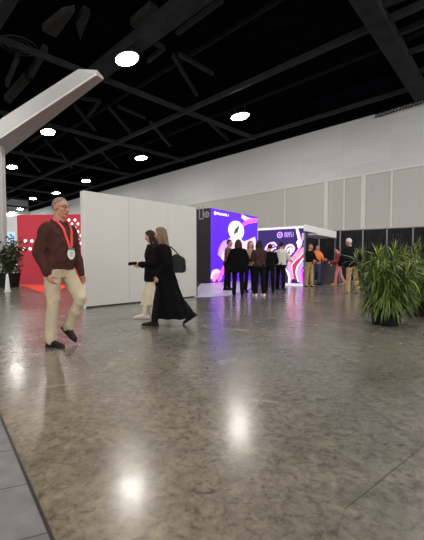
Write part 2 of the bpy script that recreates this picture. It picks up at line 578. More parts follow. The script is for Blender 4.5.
# ------------------------------------------------------------------ people
def build_person(name, loc, rz, H, legs, arms, lean=4, head_yaw=0, head_pitch=0, voxel=0.014, female=False,
                 top=None, bottom=None, shoes=None, hair=None, skin='skin', face=False, belly=0.0, coat=None, skirt=None, twist=0.0, sleeve=1.0,
                 finger_curl=28, label='', cat='person', group=None, leg_loose=1.0, shoe_sole='sole'):
    root = empty(name, loc, rz)
    tag(root, label, cat, group)
    U = Vector((math.sin(R(lean)), 0, math.cos(R(lean))))
    F0 = Vector((math.cos(R(lean)), 0, -math.sin(R(lean))))
    L0 = Vector((0, 1, 0))
    tw = Matrix.Rotation(R(twist), 3, U)
    F, Lf = tw @ F0, tw @ L0
    wide = 0.93 if female else 1.0
    J = {}
    P0 = Vector((0, 0, 0.53 * H))
    for s, k in ((1, 'L'), (-1, 'R')):
        t, ab, kn, fp = legs[k]
        hip = P0 + L0 * s * 0.052 * H
        d = Vector((math.sin(R(t)), s * math.sin(R(ab)), -math.cos(R(t)))).normalized()
        knee = hip + d * 0.245 * H
        d2 = Vector((math.sin(R(t - kn)), s * math.sin(R(ab)) * 0.5, -math.cos(R(t - kn)))).normalized()
        ank = knee + d2 * 0.243 * H
        fd = Vector((math.cos(R(fp)), 0, -math.sin(R(fp))))
        fu = Vector((math.sin(R(fp)), 0, math.cos(R(fp))))
        J[k] = [hip, knee, ank, fd, fu]
    low = min(min((J[k][2] - J[k][4] * 0.075 + J[k][3] * x).z for x in (-0.05, 0.17)) for k in 'LR')
    dz = Vector((0, 0, -low))
    P = P0 + dz
    for k in 'LR':
        for i in range(3):
            J[k][i] = J[k][i] + dz

    def sp(h, fwd=0.0):          # point on the spine at relative height h
        return P + U * (h - 0.53) * H + F * fwd

    # torso profile: height, half width, half depth, forward
    prof = [(0.465, 0.070, 0.060, 0), (0.52, 0.097 if not female else 0.100, 0.068, 0), (0.575, 0.090 if not female else 0.085, 0.066 + belly, belly * 0.6),
            (0.635, 0.088 if not female else 0.076, 0.064 + belly, belly * 0.7), (0.72, 0.100 * wide, 0.070, 0.004), (0.775, 0.103 * wide, 0.060, -0.002),
            (0.808, 0.076 * wide, 0.048, -0.006), (0.838, 0.042, 0.038, -0.004)]

    def torso(bm, inf=0.0, lo=0.0, hi=1.0, seg=20):
        rings = []
        for h, w, d, f in prof:
            if lo <= h <= hi:
                rings.append((sp(h, f * H), Lf * (w * H + inf), F * (d * H + inf)))
        loft(bm, rings, seg)

    A = {}
    for s, k in ((1, 'L'), (-1, 'R')):
        f, ab, el, inward = arms[k]
        sh = sp(0.783) + Lf * s * 0.103 * H * wide

        def dirv(ff, aa):
            return (F * math.sin(R(ff)) + Lf * s * math.sin(R(aa)) * math.cos(R(ff)) - U * math.cos(R(ff)) * math.cos(R(aa))).normalized()
        elb = sh + dirv(f, ab) * 0.166 * H
        fd_ = (F * math.sin(R(f + el)) - Lf * s * math.sin(R(inward)) - U * math.cos(R(f + el))).normalized()
        wr = elb + fd_ * 0.148 * H
        A[k] = (sh, elb, wr, fd_, s)

    # head frame
    hy = Matrix.Rotation(R(head_yaw), 3, U)
    hF, hL = hy @ F, hy @ Lf
    pt = Matrix.Rotation(R(head_pitch), 3, hL)
    hF, hU = pt @ hF, pt @ U
    HS = H / 1.78 * (0.97 if female else 1.0)
    hc = sp(0.930, 0.012) + hF * 0.012

    def hp(x, y, z):
        return hc + (hF * x + hL * y + hU * z) * HS

    bm = bmesh.new()
    torso(bm)
    capsule(bm, sp(0.82, -0.01), hp(-0.012, 0, -0.05), 0.036 * H, 0.033 * H)
    for k in 'LR':
        sh, el, wr, fd_, s = A[k]
        capsule(bm, sh, el, 0.029 * H * wide, 0.023 * H * wide)
        capsule(bm, el, wr, 0.023 * H * wide, 0.0155 * H * wide)
        hip, kn, an, fd, fu = J[k]
        capsule(bm, hip, kn, 0.042 * H, 0.028 * H)
        m_ = kn.lerp(an, 0.35) - fd * 0.008
        capsule(bm, kn, m_, 0.028 * H, 0.029 * H)
        capsule(bm, m_, an, 0.028 * H, 0.020 * H)
        capsule(bm, an - fu * 0.03, an + fd * 0.13 - fu * 0.05, 0.035, 0.02)
    # head
    ex = lambda c, x, y, z, seg=18: ellipsoid(bm, c, hF * x * HS, hL * y * HS, hU * z * HS, seg)
    ex(hp(-0.008, 0, 0.022), 0.098, 0.078, 0.098)
    ex(hp(0.026, 0, -0.045), 0.066, 0.060, 0.078)
    ex(hp(0.066, 0, -0.098), 0.026, 0.026, 0.022)
    for s in (1, -1):
        ex(hp(0.058, s * 0.036, -0.026), 0.030, 0.028, 0.030)
        capsule(bm, hp(0.084, s * 0.010, 0.026), hp(0.072, s * 0.048, 0.026), 0.013 * HS, 0.010 * HS)
        ellipsoid(bm, hp(-0.004, s * 0.080, -0.006), hF * 0.021 * HS, hL * 0.009 * HS, hU * 0.034 * HS, 10, 8)
    capsule(bm, hp(0.090, 0, 0.018), hp(0.112, 0, -0.026), 0.009 * HS, 0.015 * HS)
    capsule(bm, hp(0.098, 0.010, -0.030), hp(0.098, -0.010, -0.030), 0.010 * HS, 0.010 * HS)
    capsule(bm, hp(0.082, 0.018, -0.066), hp(0.082, -0.018, -0.066), 0.010 * HS, 0.010 * HS)
    # hands
    fine_hands = voxel <= 0.008
    fb = bm if fine_hands else bmesh.new()
    for k in 'LR':
        sh, el, wr, d, s = A[k]
        n = (-Lf * s + d * (Lf * s).dot(d)).normalized()
        t = n.cross(d).normalized()
        if t.dot(F + U) < 0:
            t = -t
        hs = H / 1.78 * (0.92 if female else 1.0)
        ellipsoid(bm, wr + d * 0.048 * hs, t * 0.040 * hs, n * 0.0155 * hs, d * 0.055 * hs, 14, 8)
        for i, (off, ln) in enumerate(((0.029, 0.070), (0.0105, 0.080), (-0.009, 0.074), (-0.027, 0.058))):
            p0 = wr + (d * 0.082 + t * off) * hs
            c1 = R(finger_curl * (0.8 + 0.18 * i))
            q1 = (d * math.cos(c1) + n * math.sin(c1) + t * off * 1.5).normalized()
            c2 = R(finger_curl * 2.3 * (0.85 + 0.12 * i))
            q2 = (d * math.cos(c2) + n * math.sin(c2) + t * off).normalized()
            p1 = p0 + q1 * ln * 0.5 * hs
            p2 = p1 + q2 * ln * 0.5 * hs
            capsule(fb, p0 - d * 0.012, p1, 0.0095 * hs, 0.0088 * hs, 8)
            capsule(fb, p1, p2, 0.0088 * hs, 0.0072 * hs, 8)
        th0 = wr + (d * 0.030 + t * 0.026) * hs
        th1 = th0 + (d * 0.55 + t * 0.72 + n * 0.35).normalized() * 0.042 * hs
        th2 = th1 + (d * 0.85 + t * 0.25 + n * 0.5).normalized() * 0.034 * hs
        capsule(fb, th0, th1, 0.0115 * hs, 0.010 * hs, 8)
        capsule(fb, th1, th2, 0.0098 * hs, 0.008 * hs, 8)
    me = remesh(bm, voxel, 3)
    if not fine_hands:
        append_bm(me, fb)
    body = link('body', me, M[skin], root, True)

    # face details
    if face:
        for s in (1, -1):
            b = bmesh.new()
            ellipsoid(b, hp(0.080, s * 0.031, 0.006), hF * 0.011 * HS, hL * 0.014 * HS, hU * 0.009 * HS, 12, 8)
            e = obj('eye', b, M['eye'], root, True)
            b = bmesh.new()
            ellipsoid(b, hp(0.089, s * 0.031, 0.006), hF * 0.004 * HS, hL * 0.006 * HS, hU * 0.006 * HS, 10, 6)
            obj('iris', b, M['iris'], e, True)
            b = bmesh.new()
            capsule(b, hp(0.093, s * 0.014, 0.036), hp(0.080, s * 0.048, 0.036), 0.005 * HS, 0.004 * HS, 8)
            obj('eyebrow', b, M[hair['mat']], root, True)
        b = bmesh.new()
        capsule(b, hp(0.0895, 0.020, -0.063), hp(0.0895, -0.020, -0.063), 0.005 * HS, 0.005 * HS, 8)
        capsule(b, hp(0.0895, 0.016, -0.072), hp(0.0895, -0.016, -0.072), 0.005 * HS, 0.005 * HS, 8)
        obj('mouth', b, M['lips'], root, True)

    # hair
    if hair:
        b = bmesh.new()
        sg, nn = 40, 26
        base = hp(-0.008, 0, 0.022)
        vs = []
        front = hair.get('front', 0.35)     # how far the hairline comes forward
        thick = hair.get('thick', 0.12)
        for j in range(nn + 1):
            th = -math.pi / 2 * 0.98 + math.pi * 0.98 * j / nn
            row = []
            for i in range(sg):
                ph = 2 * math.pi * i / sg
                x, y, z = math.cos(th) * math.cos(ph), math.cos(th) * math.sin(ph), math.sin(th)
                cover = (z * 1.0 - x * 1.0 + front)
                if hair.get('bald'):
                    cover = min(cover, 0.55 - z) if x > -0.6 else cover
                k = max(0.0, min(1.0, cover * 5 + 0.5))
                r = 0.93 + (0.07 + thick) * k * (1 + 0.10 * noise.noise(Vector((x * 9, y * 9, z * 3))))
                row.append(b.verts.new(base + (hF * x * 0.098 + hL * y * 0.078 + hU * z * 0.098) * HS * r))
            vs.append(row)
        for j in range(nn):
            for i in range(sg):
                b.faces.new((vs[j][i], vs[j][(i + 1) % sg], vs[j + 1][(i + 1) % sg], vs[j + 1][i]))
        b.faces.new(list(reversed(vs[0])))
        b.faces.new(vs[-1])
        ln = hair.get('long', 0)
        if ln:
            bk = hair.get('back', 0.0)
            rings = []
            for j in range(9):
                f = j / 8
                drop = 0.07 - f * ln
                w = 0.080 + 0.030 * math.sin(math.pi * min(1, f * 1.1)) - 0.02 * f
                dp = 0.062 - 0.018 * f
                rings.append((hp(-0.052 - 0.030 * f - bk * f, 0, drop), hL * w * HS, hF * dp * HS))
            loft(b, rings, 20)
            for s in (1, -1):
                capsule(b, hp(-0.005, s * 0.082, 0.02), hp(0.005 - bk * 0.2, s * 0.096, -0.10), 0.026 * HS, 0.034 * HS)
                capsule(b, hp(0.005 - bk * 0.2, s * 0.096, -0.10), hp(0.012 - bk * 0.6, s * 0.098, -min(ln, 0.30)), 0.034 * HS, 0.016 * HS)
        hm = remesh(b, max(0.007, voxel * 0.75), 2, 0.010 if ln else 0.004, (38, 38, 7), 3.3)
        link('hair', hm, M[hair['mat']], root, True)

    # upper garment
    tp = None
    if top:
        b = bmesh.new()
        inf = top.get('inf', 0.016)
        torso(b, inf, top.get('hem', 0.50), 0.84)
        for k in 'LR':
            sh, el, wr, d, s = A[k]
            end = el.lerp(wr, top.get('cuff', 0.93)) if not top.get('short') else None
            capsule(b, sh, el, 0.031 * H * wide + inf * 0.8, 0.025 * H * wide + inf * 0.9)
            if end is not None:
                capsule(b, el, end, 0.025 * H * wide + inf * 0.9, 0.018 * H * wide + inf * 0.55)
        tm = remesh(b, max(0.008, voxel), 4, top.get('fold', 0.012), (9, 9, 6), 1.7)
        tp = link(top.get('name', 'sweater'), tm, M[top['mat']], root, True)
        if top.get('collar'):
            b = bmesh.new()
            pts = []
            for i in range(20):
                a = 2 * math.pi * i / 20
                pts.append(sp(0.838 + 0.010 * math.cos(a + math.pi), -0.004) + F * 0.047 * H * math.cos(a) + Lf * 0.046 * H * math.sin(a))
            for i in range(20):
                capsule(b, pts[i], pts[(i + 1) % 20], 0.014, 0.014, 8)
            cm = remesh(b, 0.008, 2)
            link('collar', cm, M[top['collar']], tp, True)
    # lower garment
    if bottom:
        b = bmesh.new()
        torso(b, 0.020, 0.0, bottom.get('waist', 0.58))
        lz = bottom.get('loose', 1.0)
        for k in 'LR':
            hip, kn, an, fd, fu = J[k]
            capsule(b, hip, kn, 0.055 * H * (0.7 + 0.3 * lz), 0.039 * H * lz)
            e = kn.lerp(an, bottom.get('len', 0.97))
            capsule(b, kn, e, 0.039 * H * lz, 0.034 * H * lz)
        tm = remesh(b, max(0.009, voxel), 4, bottom.get('fold', 0.014), (10, 10, 5), 5.1)
        link(bottom.get('name', 'trousers'), tm, M[bottom['mat']], root, True)
    # shoes
    if shoes:
        for k in 'LR':
            hip, kn, an, fd, fu = J[k]
            sd = fu.cross(fd).normalized()
            o0 = an - fu * 0.075
            b = bmesh.new()
            rings = []
            for x, w, h in ((-0.068, 0.018, 0.045), (-0.055, 0.034, 0.075), (-0.02, 0.038, 0.100), (0.025, 0.040, 0.098), (0.07, 0.043, 0.072), (0.12, 0.047, 0.055), (0.165, 0.042, 0.045), (0.192, 0.028, 0.034), (0.205, 0.010, 0.018)):
                rings.append((o0 + fd * x + fu * (h / 2 + 0.008), sd * w, fu * (h / 2)))
            loft(b, rings, 16)
            if shoes.get('boot'):
                capsule(b, an, an.lerp(kn, shoes['boot']), 0.044, 0.052)
                sm = remesh(b, 0.010, 2)
                so = link(shoes.get('name', 'boot'), sm, M[shoes['mat']], root, True)
            else:
                so = obj(shoes.get('name', 'shoe'), b, M[shoes['mat']], root, True)
            b = bmesh.new()
            rings = []
            for x, w in ((-0.072, 0.02), (-0.055, 0.036), (0.0, 0.040), (0.07, 0.044), (0.12, 0.050), (0.17, 0.043), (0.20, 0.026), (0.21, 0.01)):
                rings.append((o0 + fd * x + fu * 0.012, sd * w, fu * 0.012))
            loft(b, rings, 12)
            obj('sole', b, M[shoes.get('sole', 'sole')], so, True)
    return dict(root=root, J=J, A=A, sp=sp, F=F, L=Lf, U=U, P=P, H=H, hp=hp, HS=HS, top=tp)


def drape_garment(pd, name, m, rings, fold=0.012, folds=9, voxel=0.012, arms=None, seed=2.0):
    """a hanging garment: rings (height_m, fwd, side, half depth, half width) in the person's frame, with soft vertical folds"""
    b = bmesh.new()
    seg = 48
    prev = first = None
    for j, (z, f, s, dx, dy) in enumerate(rings):
        t = j / (len(rings) - 1)
        cur = []
        for i in range(seg):
            a = 2 * math.pi * i / seg
            k = 1 + fold * 8 * t * math.sin(folds * a + seed + 1.5 * t)
            cur.append(b.verts.new((f + dx * k * math.cos(a), s + dy * k * math.sin(a), z)))
        if prev:
            for i in range(seg):
                b.faces.new((prev[i], prev[(i + 1) % seg], cur[(i + 1) % seg], cur[i]))
        else:
            first = cur
        prev = cur
    b.faces.new(list(reversed(first)))
    b.faces.new(prev)
    if arms:
        H = pd['H']
        for k in 'LR':
            sh, el, wr, d, s = pd['A'][k]
            capsule(b, sh, el, 0.047 * H * arms, 0.040 * H * arms)
            capsule(b, el, el.lerp(wr, 0.9), 0.040 * H * arms, 0.034 * H * arms)
    me = remesh(b, voxel, 3, 0.010, (7, 7, 3), seed)
    return link(name, me, M[m], pd['root'], True)


def foot_point(px, py):
    return ground(px, py)


# ---------------- man in the brown sweater
STAND = {'L': (2, 3, 2, 0), 'R': (-2, 3, 2, 0)}
DOWN = {'L': (2, 10, 12, -4), 'R': (-2, 10, 12, -4)}
man = build_person('person', foot_point(60, 345), R(-22), 1.80,
                   legs={'L': (31, 3, 62, 36), 'R': (1, 2, 5, 0)},
                   arms={'L': (10, 8, 10, -2), 'R': (-12, 9, 34, 8)},
                   lean=2, head_yaw=4, head_pitch=4, voxel=0.007, belly=0.010,
                   top=dict(mat='brown_knit', name='sweater', inf=0.030, hem=0.50, collar='brown_knit', fold=0.016),
                   bottom=dict(mat='khaki', name='trousers', loose=1.06, fold=0.018, waist=0.53),
                   shoes=dict(mat='black_leather', name='shoe'),
                   hair=dict(mat='hair_grey', front=0.0, thick=0.028),
                   skin='skin_tan', face=True,
                   label='grey-haired man in brown sweater and khaki trousers walking past the white booth wall')
rt = man['root']
sp_, F_, L_, U_ = man['sp'], man['F'], man['L'], man['U']
# lanyard laid on the sweater
tree = BVHTree.FromPolygons([v.co.copy() for v in man['top'].data.vertices], [tuple(p.vertices) for p in man['top'].data.polygons])


def on_chest(y, h):
    o = sp_(h) + L_ * y + F_ * 0.6
    hit = tree.ray_cast(o, -F_)
    return (hit[0] if hit[0] else sp_(h) + L_ * y + F_ * 0.13) + F_ * 0.010


b = bmesh.new()
for s in (1, -1):
    pts = [sp_(0.846) - F_ * 0.055 + L_ * s * 0.03, sp_(0.850) + L_ * s * 0.082]
    for i in range(9):
        f = i / 8
        pts.append(on_chest(s * (0.082 - 0.070 * f), 0.832 - 0.165 * f))
    for i in range(len(pts) - 1):
        d = (pts[i + 1] - pts[i]).normalized()
        nrm = F_ if i > 1 else (U_ + L_ * s * 0.3).normalized()
        w = d.cross(nrm).normalized() * 0.017
        q = nrm * 0.004
        a0, a1 = pts[i] - d * 0.004, pts[i + 1] + d * 0.004
        hexa(b, [a0 - w - q, a0 + w - q, a1 + w - q, a1 - w - q, a0 - w + q, a0 + w + q, a1 + w + q, a1 - w + q])
lan = obj('lanyard', b, M['lanyard'], rt)
bc = on_chest(0, 0.625) + F_ * 0.008
b = bmesh.new()
v8 = []
seg = 24
rings = []
for q in (-0.004, 0.004):
    rings.append((bc + F_ * q, L_ * 0.056, U_ * 0.068))
loft(b, rings, seg)
bd = obj('badge', b, M['badge'], lan)
bd['label'] = 'white oval badge card'
b = bmesh.new()
c = bc + U_ * 0.055 + F_ * 0.007
hexa(b, [c + L_ * x + U_ * z + F_ * y for z in (-0.012, 0.014) for x, y in ((-0.04, -0.003), (0.04, -0.003), (0.04, 0.003), (-0.04, 0.003))])
obj('badge_header', b, M['green'], bd)
b = bmesh.new()
for i in range(3):
    c = bc + U_ * (0.018 - i * 0.022) + F_ * 0.006
    hexa(b, [c + L_ * x + U_ * z + F_ * y for z in (-0.004, 0.004) for x, y in ((-0.025, -0.002), (0.025, -0.002), (0.025, 0.002), (-0.025, 0.002))])
obj('badge_print', b, M['grey_print'], bd)
# glasses
hp, HS = man['hp'], man['HS']
b = bmesh.new()
for s in (1, -1):
    pts = [hp(0.100 - 0.010 * abs(math.cos(a)) - (0.008 if math.cos(a) * s > 0 else 0), s * 0.033 + 0.022 * math.cos(a), 0.008 + 0.016 * math.sin(a)) for a in [2 * math.pi * i / 16 for i in range(17)]]
    tube_path(b, pts, 0.0022)
    tube_path(b, [hp(0.088, s * 0.056, 0.014), hp(0.05, s * 0.078, 0.014), hp(0.0, s * 0.087, 0.012)], 0.0022)
tube_path(b, [hp(0.098, 0.012, 0.012), hp(0.104, 0, 0.014), hp(0.098, -0.012, 0.012)], 0.0022)
obj('glasses', b, M['glasses'], rt, True)
# ---------------- woman in long black coat (nearer)
wa = build_person('person', foot_point(166, 325.5), R(176), 1.58,
                  legs={'L': (16, 3, 8, -2), 'R': (-24, 3, 14, 34)},
                  arms={'L': (-14, 9, 52, 4), 'R': (-8, 14, 30, 0)},
                  lean=5, voxel=0.010, female=True, head_pitch=4, head_yaw=-8,
                  bottom=dict(mat='black_jacket', name='trousers', loose=1.0),
                  shoes=dict(mat='black_leather', name='boot', boot=0.45),
                  hair=dict(mat='hair_blonde', front=0.25, thick=0.12, long=0.40, back=0.0), face=True,
                  label='woman in long black coat with light brown hair walking left, nearer of the walking pair')
h_ = 1.58
drape_garment(wa, 'coat', 'black_wool',
              [(1.30, 0.045, 0, 0.075, 0.10), (1.26, 0.045, 0, 0.11, 0.165), (1.18, 0.04, 0, 0.135, 0.185), (1.05, 0.03, 0, 0.145, 0.180), (0.90, 0.015, 0, 0.150, 0.175),
               (0.75, 0.0, 0, 0.175, 0.195), (0.55, -0.04, 0, 0.195, 0.205), (0.35, -0.09, 0, 0.225, 0.215), (0.20, -0.125, 0, 0.255, 0.225), (0.13, -0.14, 0, 0.265, 0.23)],
              fold=0.010, folds=8, arms=1.0)
# ---------------- woman with phone (farther)
wb = build_person('person', foot_point(154.5, 317.5), R(184), 1.59,
                  legs={'L': (14, 3, 6, 0), 'R': (-16, 3, 14, 22)},
                  arms={'L': (2, 10, 88, 6), 'R': (4, 8, 80, 14)},
                  lean=4, voxel=0.010, female=True, head_pitch=14,
                  top=dict(mat='black_jacket', name='jacket', inf=0.032, hem=0.46, fold=0.016, cuff=0.9),
                  bottom=dict(mat='cream_cloth', name='trousers', loose=1.0),
                  shoes=dict(mat='cream_shoe', name='shoe', sole='cream_shoe'),
                  hair=dict(mat='hair_dark', front=0.25, thick=0.12, long=0.30), face=True, finger_curl=38,
                  label='dark-haired woman in black jacket and cream skirt holding a phone, farther of the walking pair')
drape_garment(wb, 'skirt', 'cream_cloth',
              [(0.92, 0.01, 0, 0.125, 0.160), (0.80, 0.0, 0, 0.150, 0.180), (0.60, -0.03, 0, 0.185, 0.20), (0.40, -0.03, 0, 0.235, 0.22), (0.24, -0.03, 0, 0.265, 0.23)],
              fold=0.016, folds=10)
drape_garment(wb, 'jacket_hem', 'black_jacket',
              [(1.02, 0.03, 0, 0.14, 0.185), (0.88, 0.015, 0, 0.165, 0.20), (0.72, -0.01, 0, 0.190, 0.21), (0.66, -0.015, 0, 0.195, 0.212)], fold=0.006, folds=7)
# phone held in her left hand
bpy.context.view_layer.update()
sh, el, wr, d, s = wb['A']['L']
mw = wb['root'].matrix_world
hpos = mw @ (wr + d * 0.105)
ph = empty('phone', hpos + Vector((0, 0, 0.012)), R(184))
ph.rotation_euler = (R(-42), R(6), R(184))
tag(ph, 'black phone in pink-backed case held by the dark-haired woman', 'phone')
b = bmesh.new()
box(b, -0.075, 0.075, -0.037, 0.037, 0.018, 0.026, 0.003)
obj('screen_body', b, M['phone'], ph)
b = bmesh.new()
box(b, -0.077, 0.077, -0.039, 0.039, 0.010, 0.019, 0.003)
obj('phone_case', b, M['pink_case'], ph)
# shoulder bag on the nearer woman's back
A_ = at_y(177.6, 262, foot_point(166, 325.5).y - 0.02)
bag = empty('shoulder_bag', (A_.x, A_.y, A_.z - 0.17), R(172))
tag(bag, 'black shoulder bag hanging behind the woman in the long black coat', 'bag')
b = bmesh.new()
pr = [(-0.13, 0.02), (-0.10, 0.0), (0.10, 0.0), (0.13, 0.02), (0.105, 0.24), (0.03, 0.30), (-0.05, 0.27), (-0.12, 0.22)]
f0 = [b.verts.new((x, -0.055, z)) for x, z in pr]
f1 = [b.verts.new((x, 0.055, z)) for x, z in pr]
b.faces.new(f0)
b.faces.new(list(reversed(f1)))
for i in range(len(pr)):
    b.faces.new((f0[i], f1[i], f1[(i + 1) % len(pr)], f0[(i + 1) % len(pr)]))
bmesh.ops.bevel(b, geom=list(b.edges), offset=0.015, segments=2, affect='EDGES')
obj('bag_body', b, M['black_leather'], bag)
b = bmesh.new()
tube_path(b, [(-0.03, -0.02, 0.26), (0.03, -0.02, 0.33), (0.10, -0.01, 0.40), (0.15, 0.0, 0.43), (0.19, 0.02, 0.42)], 0.010)
obj('strap', b, M['black_leather'], bag, True)

# ---------------- people at the booths
LH = lambda m_: dict(mat=m_, front=0.25, thick=0.12, long=0.30)
SH = lambda m_: dict(mat=m_, front=0.12, thick=0.08)
FAR = 0.016
gp = 'visitors at the purple booth'
build_person('person', foot_point(227.5, 290.5) + Vector((0, 0, 0.018)), R(-20), 1.76, STAND, {'L': (30, 10, 70, 10), 'R': (25, 12, 65, 10)}, voxel=FAR,
             top=dict(mat='brown_print', name='shirt'), bottom=dict(mat='dark_cloth'), shoes=dict(mat='black_leather'), hair=SH('hair_dark'), skin='skin_tan', group=gp,
             label='visitor in brown top standing leftmost against the purple lightbox wall')
pb = build_person('person', foot_point(238, 296.5), R(82), 1.66, STAND, {'L': (14, 22, 70, 20), 'R': (14, 22, 70, 20)}, voxel=FAR, female=True,
             top=dict(mat='black_wool', name='jacket', inf=0.05, hem=0.46), bottom=dict(mat='dark_cloth'), shoes=dict(mat='black_leather', name='boot', boot=0.4), hair=LH('hair_dark'), group=gp,
             label='dark-haired woman in wide black coat standing with her back turned before the purple wall')
drape_garment(pb, 'coat_skirt', 'black_wool', [(1.18, 0.02, 0, 0.15, 0.20), (1.0, 0.01, 0, 0.19, 0.26), (0.80, 0, 0, 0.21, 0.30), (0.70, 0, 0, 0.20, 0.28)], fold=0.006, folds=7, voxel=0.018)
build_person('person', foot_point(249.5, 292), R(-75), 1.70, STAND, {'L': (30, 14, 75, 18), 'R': (26, 14, 70, 18)}, voxel=FAR, female=True,
             top=dict(mat='rose_top', name='blouse', inf=0.022), bottom=dict(mat='dark_cloth'), shoes=dict(mat='black_leather'), hair=LH('hair_blonde'), group=gp,
             label='visitor in patterned light top and dark trousers, right of the woman in wide black coat')
build_person('person', foot_point(259.5, 296), R(105), 1.64, STAND, {'L': (24, 12, 80, 18), 'R': (30, 12, 70, 12)}, voxel=FAR, female=True,
             top=dict(mat='dark_brown_top', name='blouse', inf=0.03), bottom=dict(mat='dark_cloth', loose=1.1), shoes=dict(mat='cream_shoe', sole='cream_shoe'), hair=LH('hair_black'), group=gp,
             label='visitor in dark brown blouse and black trousers with pale shoes, nearest the navy wall corner')
build_person('person', foot_point(269.5, 293), R(75), 1.58, STAND, {'L': (20, 12, 60, 18), 'R': (20, 12, 60, 12)}, voxel=FAR,
             top=dict(mat='dark_cloth', name='jacket', inf=0.03), bottom=dict(mat='dark_cloth'), shoes=dict(mat='black_leather'), hair=SH('hair_black'), group=gp,
             label='visitor all in black standing left of the person in white top')
build_person('person', foot_point(280.5, 290), R(52), 1.72, {'L': (8, 8, 4, 0), 'R': (-8, 8, 4, 4)}, {'L': (10, 14, 40, 6), 'R': (30, 14, 50, 4)}, voxel=FAR,
             top=dict(mat='white_cloth', name='shirt', inf=0.035, hem=0.49), bottom=dict(mat='dark_cloth', loose=1.05), shoes=dict(mat='black_leather'), hair=dict(mat='hair_black', front=0.3, thick=0.14), group=gp,
             label='person in loose white top and black trousers facing the navy swirl-print wall')
gq = 'visitors beside the white fascia booth'
build_person('person', foot_point(309, 286.5), R(-60), 1.72, STAND, {'L': (22, 12, 60, 16), 'R': (22, 12, 60, 16)}, voxel=FAR,
             top=dict(mat='dark_cloth', name='shirt'), bottom=dict(mat='tan_cloth', loose=1.2), shoes=dict(mat='tan_cloth'), hair=SH('hair_blonde'), skin='skin_tan', group=gq,
             label='person in black top and baggy tan trousers right beside the navy wall')
build_person('person', foot_point(316, 285), R(-70), 1.74, STAND, {'L': (24, 14, 65, 10), 'R': (16, 14, 60, 16)}, voxel=FAR,
             top=dict(mat='orange_cloth', name='shirt', inf=0.026), bottom=dict(mat='jean'), shoes=dict(mat='black_leather'), hair=SH('hair_dark'), skin='skin_tan', group=gq,
             label='person in orange top and dark jeans standing at the dark counter')
build_person('person', foot_point(338.5, 285), R(160), 1.62, {'L': (14, 3, 8, 0), 'R': (-12, 3, 12, 10)}, {'L': (22, 12, 60, 16), 'R': (12, 12, 50, 16)}, voxel=FAR, female=True,
             top=dict(mat='red_cloth', name='shirt', inf=0.022), bottom=dict(mat='pink_cloth'), shoes=dict(mat='tan_cloth', sole='tan_cloth'), hair=SH('hair_black'), group=gq,
             label='person in dark red top and pink trousers half hidden behind the silver-haired man')
build_person('person', foot_point(351.5, 293), R(118), 1.78, {'L': (4, 3, 3, 0), 'R': (-6, 3, 6, 0)}, {'L': (12, 22, 40, 10), 'R': (-4, 26, 44, 4)}, lean=10, voxel=0.012,
             top=dict(mat='navy_cloth', name='jacket', inf=0.085, hem=0.46, fold=0.02), bottom=dict(mat='tan_cloth', loose=1.1), shoes=dict(mat='tan_cloth', sole='tan_cloth'),
             hair=dict(mat='hair_silver', front=0.15, thick=0.10), skin='skin_tan', group=gq,
             label='silver-haired man in bulky dark jacket and tan trousers left of the big bushy plant')

# ------------------------------------------------------------------ room shell
ZC = 12.0
K = (ZC - HC) / 8.0
VW = VD.dot(at_z(424, 100, ZC))            # plane of the long hall wall
S = 'structure'


def struct(o, label):
    return tag(o, label, None, None, S)


b = bmesh.new()
box(b, -90, 60, -25, 110, -0.2, 0.0)
struct(obj('floor', b, M['floor']), 'polished grey brown concrete hall floor')
b = bmesh.new()
box(b, -90, 60, -25, 110, ZC + 2.4, ZC + 2.6)
struct(obj('ceiling', b, M['deck']), 'black exposed ceiling deck high over the hall')


def wall_local(name, a, bb, z0, z1, m, th=0.2):
    """wall whose local x runs along it and local y is up"""
    a, bb = Vector(a), Vector(bb)
    ln = (bb - a).length
    bm = bmesh.new()
    box(bm, 0, ln, z0, z1, -th, 0)
    o = obj(name, bm, m)
    X = (bb - a).normalized()
    Y = Vector((0, 0, 1))
    Z = X.cross(Y)
    mt = Matrix((X, Y, Z)).transposed().to_4x4()
    mt.translation = a
    o.matrix_world = mt
    return o


WL0, WL1 = hall(62 * K, VW), hall(-14 * K, VW)
ZS = at_y(424, 165, at_z(424, 100, ZC).y).z
struct(wall_local('wall_right', WL0, WL1, 0.0, ZS, M['wall_low']), 'beige lower band of the long hall wall')
struct(wall_local('wall_right_upper', WL0 + VD * 0.05, WL1 + VD * 0.05, ZS, ZC, M['wall_up']), 'white panelled upper band of the long hall wall')
bm = bmesh.new()
bar(bm, WL0 + Vector((0, 0, ZS)) - VD * 0.03, WL1 + Vector((0, 0, ZS)) - VD * 0.03, 0.08, 0.14)
struct(obj('trim_1', bm, M['pale_trim']), 'pale rail between the lower and upper wall bands')
bm = bmesh.new()
bar(bm, hall(62 * K, VW - 0.1, ZC + 1.25), hall(-14 * K, VW - 0.1, ZC + 1.25), 0.5, 2.5)
struct(obj('ceiling_edge', bm, M['deck']), 'black bulkhead above the long hall wall')
bm = bmesh.new()
box(bm, -0.1, 0.1, -110, VW + 1, 0, ZC + 2.4)
ew = obj('wall_end', bm, M['end_wall'])
ew.matrix_world = Matrix.Translation(hall(62 * K, 0)) @ Matrix.Rotation(R(-45), 4, 'Z')
struct(ew, 'pale far end wall of the hall')
# glazing patch on the far end wall
pg = at_z(9, 238, 0.1)
bm = bmesh.new()
c0 = hall(61.7, 14.0)
for k in range(2):
    bar(bm, hall(62 * K - .25, (10.5 + k * 3.2) * K, 5.6), hall(62 * K - .25, (13.4 + k * 3.2) * K, 5.6), 0.1, 4.0)
struct(obj('window_1', bm, M['glazing']), 'bluish glazing on the far end wall')
